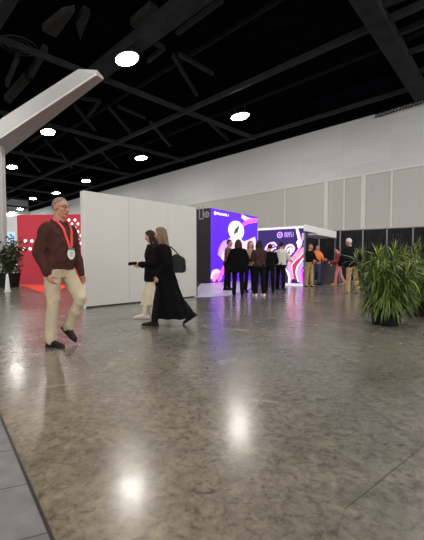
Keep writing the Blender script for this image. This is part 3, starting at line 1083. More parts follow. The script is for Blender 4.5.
# vertical ribs of the operable wall
rib_px = [(285, 'thin'), (326, 'pale'), (344, 'thin'), (363, 'pale'), (391, 'thin')]
n_tr = 2
for px, k in rib_px:
    d = ray(px, 230)
    t = VW / (d.x * VD.x + d.y * VD.y)
    p = Vector((d.x * t, d.y * t, 0)) - VD * 0.04
    w = 0.34 if k == 'pale' else 0.14
    bm = bmesh.new()
    bar(bm, p - UD * w / 2 + Vector((0, 0, ZS / 2)), p + UD * w / 2 + Vector((0, 0, ZS / 2)), 0.07, ZS - 0.12)
    struct(obj('trim_%d' % n_tr, bm, M['pale_trim']), 'vertical pale strip on the lower wall band')
    n_tr += 1
# fabric-wrapped truss run at the top right of the wall
for i, (x0, y0, x1, y1) in enumerate(((377, 117.5, 400, 110.5), (401, 110, 424, 103.5), (425, 103, 450, 95))):
    p0 = at_z(x0, y0, ZC - 0.22) - VD * 0.4
    p1 = at_z(x1, y1, ZC - 0.22) - VD * 0.4
    dd = p1 - p0
    bm = bmesh.new()
    for q in (-0.11, 0.11):
        bar(bm, p0 + Vector((0, 0, q)), p1 + Vector((0, 0, q)), 0.06, 0.06)
    nseg = 8
    for j in range(nseg):
        a0 = p0 + dd * (j / nseg)
        a1 = p0 + dd * ((j + 1) / nseg)
        sg_ = 0.11 if j % 2 else -0.11
        bar(bm, a0 + Vector((0, 0, sg_)), a1 - Vector((0, 0, sg_)), 0.045, 0.045)
    struct(obj('wall_truss', bm, M['duct']), 'dark lattice truss along the top of the wall at right')

# ceiling beams (world grid of the hall)


def beam(name, a, bb, w, h, m, label):
    bm = bmesh.new()
    bar(bm, a, bb, w, h)
    return struct(obj(name, bm, M[m]), label)


def uv_of(px, py, z=ZC):
    p = at_z(px, py, z)
    return UD.dot(p), VD.dot(p)


V1 = uv_of(185.5, 111.5)[1]
V2 = uv_of(248, 139)[1]
V0 = uv_of(105, 67)[1]
U1 = uv_of(185.5, 111.5)[0]
for v, w, h, lb in ((V0 - 4.0 * K, 0.35, 0.4, 'dark beam over the near left'), (V0, 0.55, 0.45, 'wide dark beam ending by the white overhead arm'),
                    (V1, 0.17, 0.22, 'long dark beam crossing the middle of the ceiling'), (V2, 0.12, 0.201, 'thin dark beam nearest the long wall'),
                    (V1 - 2.6 * K, 0.10, 0.14, 'slim pipe high under the deck'), (V1 + 2.6 * K, 0.08, 0.12, 'slim pipe between the two long beams')):
    beam('ceiling_beam', hall(60 * K, v, ZC + (0.8 if h < 0.2 else 0)), hall(-8 * K, v, ZC + (0.8 if h < 0.2 else 0)), w * K, h * K, 'beam' if h > 0.2 else 'beam_dim', lb)
for k in range(0, 7):
    u = U1 + 7.15 * K * k
    beam('ceiling_beam', hall(u, -12 * K, ZC + 0.02), hall(u, V2 + 0.3, ZC + 0.02), 0.17 * K, 0.2 * K, 'beam', 'cross beam under the ceiling deck, number %d row from the near side' % (k + 1))
ba, bb_ = at_z(362, -6, ZC), at_z(411, 77, ZC)
bdir = (bb_ - ba).normalized()
beam('ceiling_beam', ba - bdir * 6, bb_ + bdir * 3.4, 0.85, 0.5, 'beam', 'wide dark beam at the top right of the ceiling')
for (x0, y0, x1, y1) in ((366, 12, 424, -12), (382, 40, 440, 16), (392, 58, 445, 40), (403, 76, 450, 62)):
    beam('ceiling_beam', at_z(x0, y0, ZC + 0.2), at_z(x1, y1, ZC + 0.2), 0.22, 0.25, 'beam', 'short joist right of the wide beam')
# diagonal braces
for (x0, y0, x1, y1) in ((173, 55, 197, 95), (179, 54, 213, 74), (108, 106, 130, 132), (118, 106, 145, 118), (74, 105, 95, 130), (45, 140, 59, 155), (76, 138, 92, 155),
                         (145, 37, 164, 48), (164, 48, 148, 61), (80, 98, 100, 101), (100, 101, 88, 116), (177, 33, 222, 0), (52, 128, 30, 142),
                         (20, 150, 40, 172), (100, 150, 118, 168), (150, 122, 170, 146), (205, 118, 228, 140), (60, 152, 72, 168)):
    beam('ceiling_brace', at_z(x0, y0, ZC + 0.7), at_z(x1, y1, ZC + 0.7), 0.2, 0.2, 'beam', 'dark diagonal brace under the ceiling deck')
# ducts and grilles
for quad, z in ((((42, 31), (62, 15), (75, 12), (56, 38)), ZC + 0.9), (((5, 86), (17, 58), (20, 59), (8, 88)), ZC + 0.6), (((28, 76), (43, 50), (48, 52), (33, 79)), ZC + 0.7),
                (((4, 100), (24, 78), (30, 82), (10, 104)), ZC + 0.9), (((76, 24), (84, 12), (90, 16), (80, 40)), ZC + 1.0), (((130, 25), (150, 8), (158, 14), (138, 32)), ZC + 1.2)):
    bm = bmesh.new()
    pts = [at_z(x, y, z) for x, y in quad]
    hexa(bm, [p for p in pts] + [p + Vector((0, 0, 0.35)) for p in pts])
    struct(obj('ceiling_duct', bm, M['duct']), 'dull metal duct box up in the dark ceiling')
bm = bmesh.new()
p = at_z(19, 46, ZC + 0.6)
for k in range(3):
    for i in range(24):
        a0, a1 = 2 * math.pi * i / 24, 2 * math.pi * (i + 1) / 24
        r = 0.35 + 0.28 * k
        bar(bm, p + Vector((r * math.cos(a0), r * math.sin(a0), 0)), p + Vector((r * math.cos(a1), r * math.sin(a1), 0)), 0.06, 0.06)
struct(obj('ceiling_vent', bm, M['beam']), 'round ceiling vent in the dark ceiling at left')

# ------------------------------------------------------------------ high bay lights


def make_light(loc, label, size=(1.45, 0.95), grp='high bay ceiling lights'):
    r = empty('high_bay_light', loc, R(-45))
    tag(r, label, 'ceiling light', grp)
    w, d = size
    X, Y, Z = Vector((1, 0, 0)), Vector((0, 1, 0)), Vector((0, 0, 1))
    bm = bmesh.new()
    loft(bm, [(Z * z, X * w * k, Y * d * k) for z, k in ((0.0, .54), (0.03, .55), (0.12, .46), (0.20, .34), (0.22, .30))], 28)
    obj('housing', bm, M['housing'], r)
    bm = bmesh.new()
    loft(bm, [(Z * z, X * w * k, Y * d * k) for z, k in ((-0.07, .40), (-0.055, .47), (-0.003, .5))], 28)
    obj('diffuser', bm, M['lens'], r)
    for x in (-w * 0.3, w * 0.3):
        bm = bmesh.new()
        bar(bm, (x, 0, 0.2), (x, 0, 0.6), 0.03, 0.03, Vector((0, 1, 0)))
        obj('hanger', bm, M['housing'], r)
    return r


ZL = ZC - 0.65
for px, py, lb in ((127, 59, 'largest and brightest ceiling light, just right of the white overhead arm tip'),
                   (240, 116.5, 'ceiling light above the purple booth, rightmost of all'),
                   (141, 158, 'ceiling light over the white booth wall, left of the long hall wall'),
                   (48, 132, 'ceiling light just below the white overhead arm'),
                   (86, 181, 'ceiling light just above the left corner of the white booth wall'),
                   (12, 167, 'ceiling light beside the top of the white post at the left edge'),
                   (56, 193, 'small ceiling light directly above the man in brown sweater'),
                   (33, 198.5, 'small distant ceiling light above the red booth wall'),
                   (20, 209, 'tiny ceiling light farthest back above the left plant, right one of two'),
                   (12, 212.5, 'tiny ceiling light farthest back above the left plant, left one of two')):
    make_light(at_z(px, py, ZL), lb)
for u, v in ((2, 7.2), (2, 14.4), (12, 0.4), (2, 0.4), (-6, 7.2), (22, 0.8), (-6, 0.4), (-6, 14.4)):
    make_light(hall(u * K, v * K, ZL), 'ceiling light outside the picture, beyond the frame')

# ------------------------------------------------------------------ grey tiled border at lower left
e0, e1 = ground(0, 415.6), ground(52.4, 540)
ed = (e1 - e0).normalized()
en = Vector((-ed.y, ed.x, 0))
if en.x > 0:
    en = -en
bm = bmesh.new()
a0, a1 = e0 - ed * 2.6, e1 + ed * 2.5
hexa(bm, [p + Vector((0, 0, z)) for z in (-0.02, 0.004) for p in (a0, a1, a1 + en * 4, a0 + en * 4)])
struct(obj('floor_tile_border', bm, M['tile']), 'grey floor tiles at the lower left corner')
bm = bmesh.new()
bar(bm, a0 + Vector((0, 0, 0.003)), a1 + Vector((0, 0, 0.003)), 0.013, 0.008)
struct(obj('floor_edge_strip', bm, M['dark_strip']), 'dark strip between grey tiles and concrete')
bm = bmesh.new()
bar(bm, ground(345, 509) + Vector((0, 0, 0.0005)), ground(410, 457) + Vector((0, 0, 0.0005)), 0.0028, 0.002)
bar(bm, ground(410, 457) + Vector((0, 0, 0.0005)), ground(440, 432) + Vector((0, 0, 0.0005)), 0.0014, 0.002)
struct(obj('floor_joint', bm, mat('joint_fill', srgb(66, 61, 55), 0.7)), 'straight saw-cut joint in the concrete at lower right')

# ------------------------------------------------------------------ white overhead arm and post at left
PY_ = 17.8
ZA = 1.03 + 2.89 * PY_ / 9.1
post = empty('overhead_arm', at_y(0, 290, PY_).to_2d().to_3d())
tag(post, 'white tapered overhead arm reaching in from the white post at the left edge', 'overhead arm')
pl = post.location
bm = bmesh.new()
pz = at_y(0, 146, PY_).z
x1 = at_y(4.5, 200, PY_).x - pl.x
box(bm, x1 - 0.30, x1, -0.15, 0.15, 0.0, pz, 0.01)
obj('post', bm, M['beam_white'], post)
bm = bmesh.new()
box(bm, x1 - 0.42, x1 + 0.04, -0.27, 0.27, 0.0, 0.03, 0.008)
obj('base_plate', bm, M['beam_white'], post)
bm = bmesh.new()
# the arm runs along the hall axis toward the camera: near side face and underside
ax = -UD
na, nb = at_z(-4, 141, ZA), at_z(96, 74.5, ZA)           # near bottom edge
fa, fb_ = at_z(-4, 164, ZA), at_z(103.5, 79.5, ZA)       # far bottom edge
ta, tb = at_y(-4, 120.5, na.y), at_y(78.5, 69, at_z(80, 85, ZA).y)
tb2 = at_y(97, 70, nb.y)
tfa = fa + Vector((0, 0, ta.z - na.z))
ext = (na - nb).normalized()
back = 1.5
v = [bm.verts.new(p - pl) for p in (na + ext * back, nb, fb_, fa + ext * back, ta + ext * back, tb, tb2, tfa + ext * back, fb_ + Vector((0, 0, 0.06)))]
bmesh.ops.convex_hull(bm, input=v)
obj('arm', bm, M['beam_white'], post)
bm = bmesh.new()
bar(bm, na.lerp(nb, 0.03) + Vector((0, 0, -0.008)) - pl, nb + Vector((0, 0, -0.008)) - pl, 0.05, 0.05)
obj('edge_bead', bm, M['white'], post)


# ------------------------------------------------------------------ flat panel helper
class Flat:
    """local frame on a vertical panel: s metres along from A to B, z up, out toward the viewer side"""

    def __init__(self, A, B):
        self.A, self.B = Vector(A), Vector(B)
        self.X = (self.B - self.A).normalized()
        self.N = Vector((self.X.y, -self.X.x, 0))
        self.len = (self.B - self.A).length

    def p(self, s, z, out=0.0):
        return self.A + self.X * s + Vector((0, 0, z)) + self.N * out

    def hit(self, px, py):
        d = ray(px, py)
        o = Vector((0, 0, HC))
        t = (self.A - o).dot(self.N) / d.dot(self.N)
        q = o + d * t
        return (q - self.A).dot(self.X), q.z

    def slab(self, bm, s0, s1, z0, z1, out0, out1, org=Vector((0, 0, 0))):
        hexa(bm, [self.p(s, z, o) - org for z in (z0, z1) for s, o in ((s0, out1), (s1, out1), (s1, out0), (s0, out0))])

    def poly(self, bm, pts, out, th=0.012, org=Vector((0, 0, 0))):
        a = [bm.verts.new(self.p(s, z, out) - org) for s, z in pts]
        c = [bm.verts.new(self.p(s, z, out + th) - org) for s, z in pts]
        bm.faces.new(a)
        bm.faces.new(list(reversed(c)))
        for i in range(len(pts)):
            j = (i + 1) % len(pts)
            bm.faces.new((a[i], a[j], c[j], c[i]))

    def disc(self, bm, s, z, rs, rz, out, th=0.012, org=Vector((0, 0, 0)), n=28):
        self.poly(bm, [(s + rs * math.cos(2 * math.pi * i / n), z + rz * math.sin(2 * math.pi * i / n)) for i in range(n)], out, th, org)

    def ribbon(self, bm, pts, w, out, th=0.012, org=Vector((0, 0, 0))):
        P = [Vector((a, c)) for a, c in pts]
        # smooth the polyline
        Q = []
        for i in range(len(P) - 1):
            p0, p1, p2, p3 = P[max(i - 1, 0)], P[i], P[i + 1], P[min(i + 2, len(P) - 1)]
            for k in range(6):
                t = k / 6
                Q.append(0.5 * ((2 * p1) + (p2 - p0) * t + (2 * p0 - 5 * p1 + 4 * p2 - p3) * t * t + (3 * p1 - p0 - 3 * p2 + p3) * t ** 3))
        Q.append(P[-1])
        up, dn = [], []
        for i, q in enumerate(Q):
            d = (Q[min(i + 1, len(Q) - 1)] - Q[max(i - 1, 0)]).normalized()
            n = Vector((-d.y, d.x))
            ww = w * (0.55 + 0.45 * math.sin(math.pi * (0.12 + 0.76 * i / (len(Q) - 1))))
            up.append(tuple(q + n * ww / 2))
            dn.append(tuple(q - n * ww / 2))
        for i in range(len(Q) - 1):
            self.poly(bm, [dn[i], dn[i + 1], up[i + 1], up[i]], out, th, org)


# ------------------------------------------------------------------ white booth wall
A = ground(86, 308.3)
B = ground(196.5, 297)
ZT = at_y(81.5, 190.5, A.y).z
fw = Flat(A, B)
bw = empty('booth_wall', A)
tag(bw, 'tall plain white booth wall of flat panels behind the walking pair', 'booth wall')
edges = [0.0, fw.hit(129, 250)[0], fw.len * 0.69, fw.len]
for i in range(3):
    bm = bmesh.new()
    fw.slab(bm, edges[i] + 0.004, edges[i + 1] - 0.004, 0.035, ZT, -0.16, 0.0, A)
    obj('panel', bm, M['booth_white'], bw)
bm = bmesh.new()
fw.slab(bm, 0, fw.len, 0.0, 0.04, -0.15, -0.012, A)
obj('base_rail', bm, M['dark_gap'], bw)
for e in edges[1:-1]:
    bm = bmesh.new()
    fw.slab(bm, e - 0.004, e + 0.004, 0.03, ZT - 0.005, -0.15, -0.004, A)
    obj('joint_strip', bm, M['booth_frame'], bw)
bm = bmesh.new()
fw.slab(bm, fw.len, fw.len + 0.05, 0.0, ZT - 0.03, -0.16, -0.01, A)
obj('end_profile', bm, M['dark_gap'], bw)
bm = bmesh.new()
fw.slab(bm, -0.012, 0.0, 0.0, ZT, -0.16, 0.0, A)
obj('end_cap', bm, M['white'], bw)

# ------------------------------------------------------------------ purple lightbox wall
A = ground(211, 283.2)
ZP = at_y(211, 207.8, A.y).z
B = at_z(257.5, 217, ZP)
B.z = 0
fp = Flat(A, B)
pw = empty('lightbox_wall', A)
tag(pw, 'tall glowing purple lightbox wall with white round emblem behind the visitors', 'booth wall')
bm = bmesh.new()
fp.slab(bm, 0, fp.len, 0.05, ZP, -1.7, -0.02, A)
obj('wall_body', bm, M['black_panel'], pw)
bm = bmesh.new()
fp.slab(bm, 0.0, fp.len, 0.02, ZP, -0.02, 0.0, A)
pf = obj('graphic_face', bm, M['purple'], pw)


def flat_part(name, fl, fn, m, parent, org, label=None):
    bm = bmesh.new()
    fn(bm)
    o = obj(name, bm, M[m], parent)
    if label:
        o['label'] = label
    return o


# emblem
s_, z_ = fp.hit(236.3, 230.5)
rs = fp.hit(243.8, 230.5)[0] - s_
rz = fp.hit(236.3, 221)[1] - z_
em = flat_part('emblem', fp, lambda bm: fp.disc(bm, s_, z_, rs, rz, 0.0, 0.015, A), 'white_print', pf, A)
em['label'] = 'large white round emblem'
sq = [(s_ - rs * .3, z_ - rz * .45), (s_ - rs * .1, z_ + rz * .05), (s_ + rs * .02, z_ - rz * .1), (s_ + rs * .12, z_ + rz * .2), (s_ + rs * .3, z_ + rz * .45)]
flat_part('emblem_mark', fp, lambda bm: fp.ribbon(bm, sq, rs * .28, 0.016, 0.006, A), 'grey_print', pf, A)


# logo: round mark plus wordmark strokes
def logo(fl, px0, px1, py0, py1, m, parent, org, out=0.002):
    s0, z1 = fl.hit(px0, py0)
    s1, z0 = fl.hit(px1, py1)
    h = abs(z1 - z0)
    zc = (z0 + z1) / 2
    w = s1 - s0
    rr = min(h * 0.5, w * 0.17)

    def mark(bm):
        n = 28
        for i in range(n):
            a0, a1 = 2 * math.pi * i / n, 2 * math.pi * (i + 1) / n
            f = lambda a, q: (s0 + rr + rr * q * math.cos(a), zc + rr * q * math.sin(a))
            fl.poly(bm, [f(a0, .62), f(a1, .62), f(a1, 1), f(a0, 1)], out, 0.01, org)
        fl.disc(bm, s0 + rr, zc, rr * .32, rr * .32, out, 0.01, org)

    def word(bm):
        x = s0 + rr * 2.6
        lw = (s1 - x) / 5.0
        hh = h * 0.30
        for i, ch in enumerate('nuvsi'):
            x0, x1 = x + lw * i, x + lw * (i + 0.78)
            t = lw * 0.2
            if ch in 'nu':
                fl.poly(bm, [(x0, zc - hh), (x0 + t, zc - hh), (x0 + t, zc + hh), (x0, zc + hh)], out, 0.01, org)
                fl.poly(bm, [(x1 - t, zc - hh), (x1, zc - hh), (x1, zc + hh), (x1 - t, zc + hh)], out, 0.01, org)
                zz = zc + hh - t if ch == 'n' else zc - hh
                fl.poly(bm, [(x0, zz), (x1, zz), (x1, zz + t), (x0, zz + t)], out, 0.01, org)
            elif ch == 'v':
                xm = (x0 + x1) / 2
                fl.poly(bm, [(x0, zc + hh), (xm - t / 2, zc - hh), (xm + t / 2, zc - hh), (x0 + t, zc + hh)], out, 0.01, org)
                fl.poly(bm, [(x1 - t, zc + hh), (xm - t / 2, zc - hh), (xm + t / 2, zc - hh), (x1, zc + hh)], out, 0.01, org)
            elif ch == 's':
                for q in (-1, 0, 1):
                    zz = zc + q * (hh - t / 2)
                    fl.poly(bm, [(x0, zz - t / 2), (x1, zz - t / 2), (x1, zz + t / 2), (x0, zz + t / 2)], out, 0.01, org)
                fl.poly(bm, [(x0, zc), (x0 + t, zc), (x0 + t, zc + hh), (x0, zc + hh)], out, 0.01, org)
                fl.poly(bm, [(x1 - t, zc - hh), (x1, zc - hh), (x1, zc), (x1 - t, zc)], out, 0.01, org)
            else:
                xm = (x0 + x1) / 2
                fl.poly(bm, [(xm - t / 2, zc - hh), (xm + t / 2, zc - hh), (xm + t / 2, zc + hh), (xm - t / 2, zc + hh)], out, 0.01, org)
    flat_part('logo_mark', fl, mark, m, parent, org)
    flat_part('wordmark', fl, word, m, parent, org)


logo(fp, 214, 229.5, 211, 217.5, 'white_print', pf, A)
R_ = lambda fl, pts: [fl.hit(x, y) for x, y in pts]
flat_part('ribbon_print', fp, lambda bm: fp.ribbon(bm, R_(fp, [(241.5, 216), (246, 219), (251, 220.5), (256.5, 220.5)]), 0.26, 0.001, 0.008, A), 'pale_pink', pf, A)
flat_part('ribbon_print', fp, lambda bm: fp.ribbon(bm, R_(fp, [(242.5, 225), (247, 222), (252, 221), (257, 219.5)]), 0.24, 0.010, 0.008, A), 'pink_print', pf, A)
flat_part('ribbon_print', fp, lambda bm: fp.ribbon(bm, R_(fp, [(225, 262), (229, 250), (236, 246), (244, 250), (256, 243)]), 1.0, 0.001, 0.008, A), 'pale_pink', pf, A)
flat_part('ribbon_print', fp, lambda bm: fp.ribbon(bm, R_(fp, [(219, 256), (222, 248), (226, 244), (232, 246)]), 0.40, 0.010, 0.008, A), 'lilac_print', pf, A)
flat_part('ribbon_print', fp, lambda bm: fp.ribbon(bm, R_(fp, [(211.6, 279), (213, 273), (217, 271.5), (220, 274), (221, 279)]), 0.22, 0.001, 0.008, A), 'pale_pink', pf, A)
flat_part('ribbon_print', fp, lambda bm: fp.ribbon(bm, R_(fp, [(213, 281), (215.5, 276.5), (218.5, 276.5), (219.5, 281)]), 0.28, 0.010, 0.008, A), 'coral_print', pf, A)
flat_part('ribbon_print', fp, lambda bm: fp.ribbon(bm, R_(fp, [(218, 280), (222, 272), (226, 266), (230, 270)]), 0.3, 0.018, 0.006, A), 'pink_print', pf, A)
# dark side face with small emblem
fs = Flat(A - fp.N * 1.72, A)
fs = Flat(A + (-fp.N) * 1.7, A)
org = A


def side_marks(bm):
    s0, z0 = fs.hit(206.6, 214.5)
    n = 20
    for i in range(n):
        a0, a1 = 2 * math.pi * i / n, 2 * math.pi * (i + 1) / n
        f = lambda a, q: (s0 + 0.17 * q * math.cos(a), z0 + 0.15 * q * math.sin(a))
        fs.poly(bm, [f(a0, .6), f(a1, .6), f(a1, 1), f(a0, 1)], 0.002, 0.01, A)
    fs.disc(bm, s0, z0, 0.06, 0.06, 0.002, 0.01, A)
    s0, z0 = fs.hit(201.0, 213)
    fs.poly(bm, [(s0 - .12, z0 - .30), (s0 - .06, z0 - .30), (s0 - .06, z0 + .3), (s0 - .12, z0 + .3)], 0.002, 0.01, A)
    fs.poly(bm, [(s0 - .12, z0 - .30), (s0 + .16, z0 - .30), (s0 + .16, z0 - .24), (s0 - .12, z0 - .24)], 0.002, 0.01, A)
    fs.poly(bm, [(s0 + .10, z0 - .30), (s0 + .16, z0 - .30), (s0 + .16, z0 + .3), (s0 + .10, z0 + .3)], 0.002, 0.01, A)


flat_part('side_emblem', fs, side_marks, 'grey_print', pw, A)
# lit flooring in front of it
bm = bmesh.new()
pts = [ground(190, 297.3), ground(230, 296), ground(256.5, 285.5), B + fp.N * 0.03, A + fp.N * 0.03, A + fp.N * 0.03 - fp.X * 0.05, A - fp.X * 0.8 + fp.N * 0.03]
lo = [bm.verts.new(p) for p in pts]
hi = [bm.verts.new(p + Vector((0, 0, 0.018))) for p in pts]
bm.faces.new(hi)
bm.faces.new(list(reversed(lo)))
for i in range(len(pts)):
    j = (i + 1) % len(pts)
    bm.faces.new((lo[i], lo[j], hi[j], hi[i]))
tag(obj('booth_flooring', bm, M['lavender']), 'pale lavender raised flooring in front of the purple lightbox wall', 'flooring', None)

# ------------------------------------------------------------------ navy swirl wall
A = ground(258, 284.2)
B = ground(304.5, 286.2)
ZN = at_y(304.5, 226.2, B.y).z
fn = Flat(A, B)
nw = empty('display_wall', A)
tag(nw, 'navy display wall with colourful swirl print right of the purple lightbox', 'booth wall')
bm = bmesh.new()
fn.slab(bm, 0, fn.len, 0.0, ZN, -0.3, -0.01, A)
obj('wall_body', bm, M['black_panel'], nw)
bm = bmesh.new()
fn.slab(bm, 0, fn.len, 0.02, ZN - 0.06, -0.01, 0.0, A)
nf = obj('graphic_face', bm, M['navy'], nw)
bm = bmesh.new()
fn.slab(bm, -0.02, fn.len + 0.02, ZN - 0.07, ZN + 0.02, -0.05, 0.03, A)
obj('top_light_strip', bm, M['led'], nw)
bm = bmesh.new()
fn.slab(bm, fn.hit(283, 280)[0], fn.len, 0.0, 0.10, 0.0, 0.03, A)
obj('bottom_light_strip', bm, M['led'], nw)
logo(fn, 277, 294.5, 231, 238.5, 'lilac_print', nf, A)
RB = [('white_print', [(296.5, 228.5), (298, 234), (299.5, 241), (298.5, 248)], 0.10), ('pale_pink', [(298, 229), (299.8, 236), (301, 243), (299.5, 250)], 0.05),
      ('lilac_print', [(303.3, 233), (302.5, 243), (298.5, 251), (292.5, 258)], 0.13), ('navy_line', [(303.6, 240), (301.5, 248), (296, 255), (290, 262)], 0.06),
      ('coral_print', [(304, 248), (299, 254), (293, 258.5), (289.5, 264), (291.5, 271), (293, 279)], 0.17), ('pale_pink', [(304, 252), (299.5, 257), (294.5, 261.5), (291.8, 267), (294, 276)], 0.06),
      ('red_print', [(304, 255), (300, 259.5), (295.8, 264), (294, 270), (296, 280)], 0.13), ('white_print', [(304, 258), (300.5, 262.5), (297.5, 267), (296.5, 273), (298.5, 282)], 0.07),
      ('lilac_print', [(304, 262), (301.5, 266.5), (299.5, 271), (300, 277), (301.5, 284)], 0.16), ('pink_print', [(303.5, 269), (302, 274), (302.8, 283)], 0.06),
      ('white_print', [(285, 268), (288, 272), (289.5, 278), (289, 283)], 0.09), ('lilac_print', [(287, 266), (290, 271), (291.2, 278), (290.8, 283)], 0.06),
      ('pale_pink', [(266.5, 259), (265.6, 251), (268.5, 245), (274, 243), (277, 246)], 0.10), ('lilac_print', [(268.8, 260), (268.2, 252.5), (270.5, 247.5), (275, 245.8)], 0.09),
      ('white_print', [(271, 260.5), (270.6, 254), (272.8, 249.5), (276.5, 248)], 0.06), ('pink_print', [(273, 261), (273, 255.5), (275, 252), (277.5, 251)], 0.05),
      ('pale_pink', [(285, 251), (287.5, 246.3), (291.5, 245.2), (294.3, 248), (293, 252.5)], 0.10), ('white_print', [(287, 253.5), (289, 249.3), (291.8, 249), (291.5, 253), (288.6, 256)], 0.09),
      ('coral_print', [(290, 250.5), (290.8, 253), (289, 256), (286.5, 258.5)], 0.06), ('white_print', [(297.6, 244), (299.4, 241.5), (299, 247)], 0.14)]
M['navy_line'] = M['navy']
M['red_print'] = mat('red_print', srgb(206, 60, 84), 0.5, emit=0.35)
for i, (m_, pts, w) in enumerate(RB):
    flat_part('ribbon_print', fn, lambda bm: fn.ribbon(bm, R_(fn, pts), w, 0.001 + 0.0025 * i, 0.003, A), m_, nf, A)

# ------------------------------------------------------------------ white fascia booth, counter, black drape wall
A = at_z(305.5, 224, 2.52)
B = at_z(336.5, 231, 2.52)
A.z = B.z = 0
ff = Flat(A, B)
fb = empty('fascia_frame', A)
tag(fb, 'white lit fascia header on slim posts right of the navy wall', 'booth frame')
bm = bmesh.new()
ff.slab(bm, 0, ff.len, 2.24, 2.50, -0.08, 0.0, A)
obj('fascia', bm, M['lightbox_white'], fb)
bm = bmesh.new()
ff.slab(bm, 1.4, ff.len, 2.17, 2.24, -1.0, 0.0, A)
obj('soffit', bm, M['white'], fb)
for s0 in (0.02, ff.len - 0.09):
    bm = bmesh.new()
    ff.slab(bm, s0, s0 + 0.07, 0, 2.17, -0.08, -0.01, A)
    obj('post', bm, M['pole'], fb)

ct = empty('counter', ground(329, 283.6), R(8))
tag(ct, 'dark standing counter with reddish top under the white fascia', 'counter')
bm = bmesh.new()
box(bm, -0.36, 0.36, -0.22, 0.22, 0.0, 1.0, 0.01)
obj('counter_body', bm, M['counter'], ct)
bm = bmesh.new()
box(bm, -0.43, 0.43, -0.28, 0.28, 1.0, 1.05, 0.012)
obj('counter_top', bm, M['counter_top'], ct)
bm = bmesh.new()
box(bm, -0.34, 0.34, -0.19, 0.19, -0.0, 0.06)
obj('plinth', bm, M['pole'], ct)

dA, dB = at_y(299, 262, 19.4), at_y(470, 262, 15.2)
dA.z = dB.z = 0
fd = Flat(dA, dB)
dw = empty('drape_wall', dA)
tag(dw, 'long black pipe-and-drape wall below the beige hall wall at right', 'drape wall')
nd = 7
for i in range(nd):
    s0, s1 = fd.len * i / nd + 0.03, fd.len * (i + 1) / nd - 0.03
    bm = bmesh.new()
    cols = 40
    pv = None
    for j in range(cols + 1):
        s = s0 + (s1 - s0) * j / cols
        o = 0.05 * math.sin(j * 1.57)
        cur = [bm.verts.new(fd.p(s, z, o + q) - dA) for z, q in ((0.02, 0), (2.56, 0), (2.56, -0.03), (0.02, -0.03))]
        if pv:
            for k in range(4):
                bm.faces.new((pv[k], pv[(k + 1) % 4], cur[(k + 1) % 4], cur[k]))
        pv = cur
    obj('drape_panel', bm, M['drape'], dw)
for i in range(nd + 1):
    s = fd.len * i / nd
    bm = bmesh.new()
    capsule(bm, fd.p(s, 0.03, 0.05) - dA, fd.p(s, 2.6, 0.05) - dA, 0.03, 0.03)
    obj('pole', bm, M['pole'], dw, True)
bm = bmesh.new()
bar(bm, fd.p(0, 2.58) - dA, fd.p(fd.len, 2.58) - dA, 0.04, 0.04)
obj('top_rail', bm, M['pole'], dw)

# ------------------------------------------------------------------ red booth wall at left
A = ground(18.5, 283.3)
ZR = at_y(19, 215, A.y).z
B = at_y(98, 262, A.y - 0.4)
B.z = 0
fr = Flat(A, B)
rw = empty('red_wall', A)
tag(rw, 'red booth wall with white square dots behind the man in brown sweater', 'booth wall')
bm = bmesh.new()
fr.slab(bm, 0, fr.len, 0.0, ZR, -0.2, 0.0, A)
rf = obj('red_panel', bm, M['red'], rw)
bm = bmesh.new()
fr.slab(bm, -0.10, 0.0, 0.0, ZR, -0.2, 0.02, A)
obj('edge_post', bm, M['white'], rw)


def dots(bm):
    for x, y in ((25.5, 241), (32, 241), (30.2, 248.8), (38, 248.5), (24, 249)):
        s, z = fr.hit(x, y)
        fr.disc(bm, s, z, 0.075, 0.075, 0.0, 0.012, A, 12)


flat_part('dot_print', fr, dots, 'white_print', rf, A)


def checks(bm):
    for i in range(5):
        for j in range(7):
            if (i + j) % 2 == 0 and j + 3 >= i * 1.3 and j < i * 2.2 + 3:
                s, z = fr.hit(69 + i * 3.0, 220 + j * 3.9)
                h = 0.07
                fr.poly(bm, [(s - h, z), (s, z - h * 1.15), (s + h, z), (s, z + h * 1.15)], 0.0, 0.012, A)


flat_part('check_print', fr, checks, 'white_print', rf, A)
bm = bmesh.new()
pts = [ground(20, 285), ground(70, 285), ground(52, 294), ground(38, 291)]
hexa(bm, [p + Vector((0, 0, z)) for z in (0.0, 0.012) for p in pts])
tag(obj('carpet', bm, M['red_carpet']), 'bright orange red carpet in front of the red booth wall', 'carpet')
# white side wall left of it
A2 = at_y(4, 262, 27)
B2 = at_y(18, 262, 27)
A2.z = B2.z = 0
f2 = Flat(A2 - Vector((4, 0, 0)), B2)
ww = empty('white_stand', A2)
tag(ww, 'distant white booth wall with pale blue panel behind the left plant', 'booth wall')
bm = bmesh.new()
zt = at_y(10, 216, 27).z
f2.slab(bm, 0, f2.len, 0, zt, -0.2, 0, A2)
obj('wall_body', bm, M['white'], ww)
bm = bmesh.new()
zz0, zz1 = at_y(10, 246, 27).z, at_y(10, 232, 27).z
f2.slab(bm, f2.len - 1.15, f2.len - 0.15, zz0, zz1, 0, 0.03, A2)
obj('blue_panel', bm, M['glazing'], ww)

# ------------------------------------------------------------------ plants


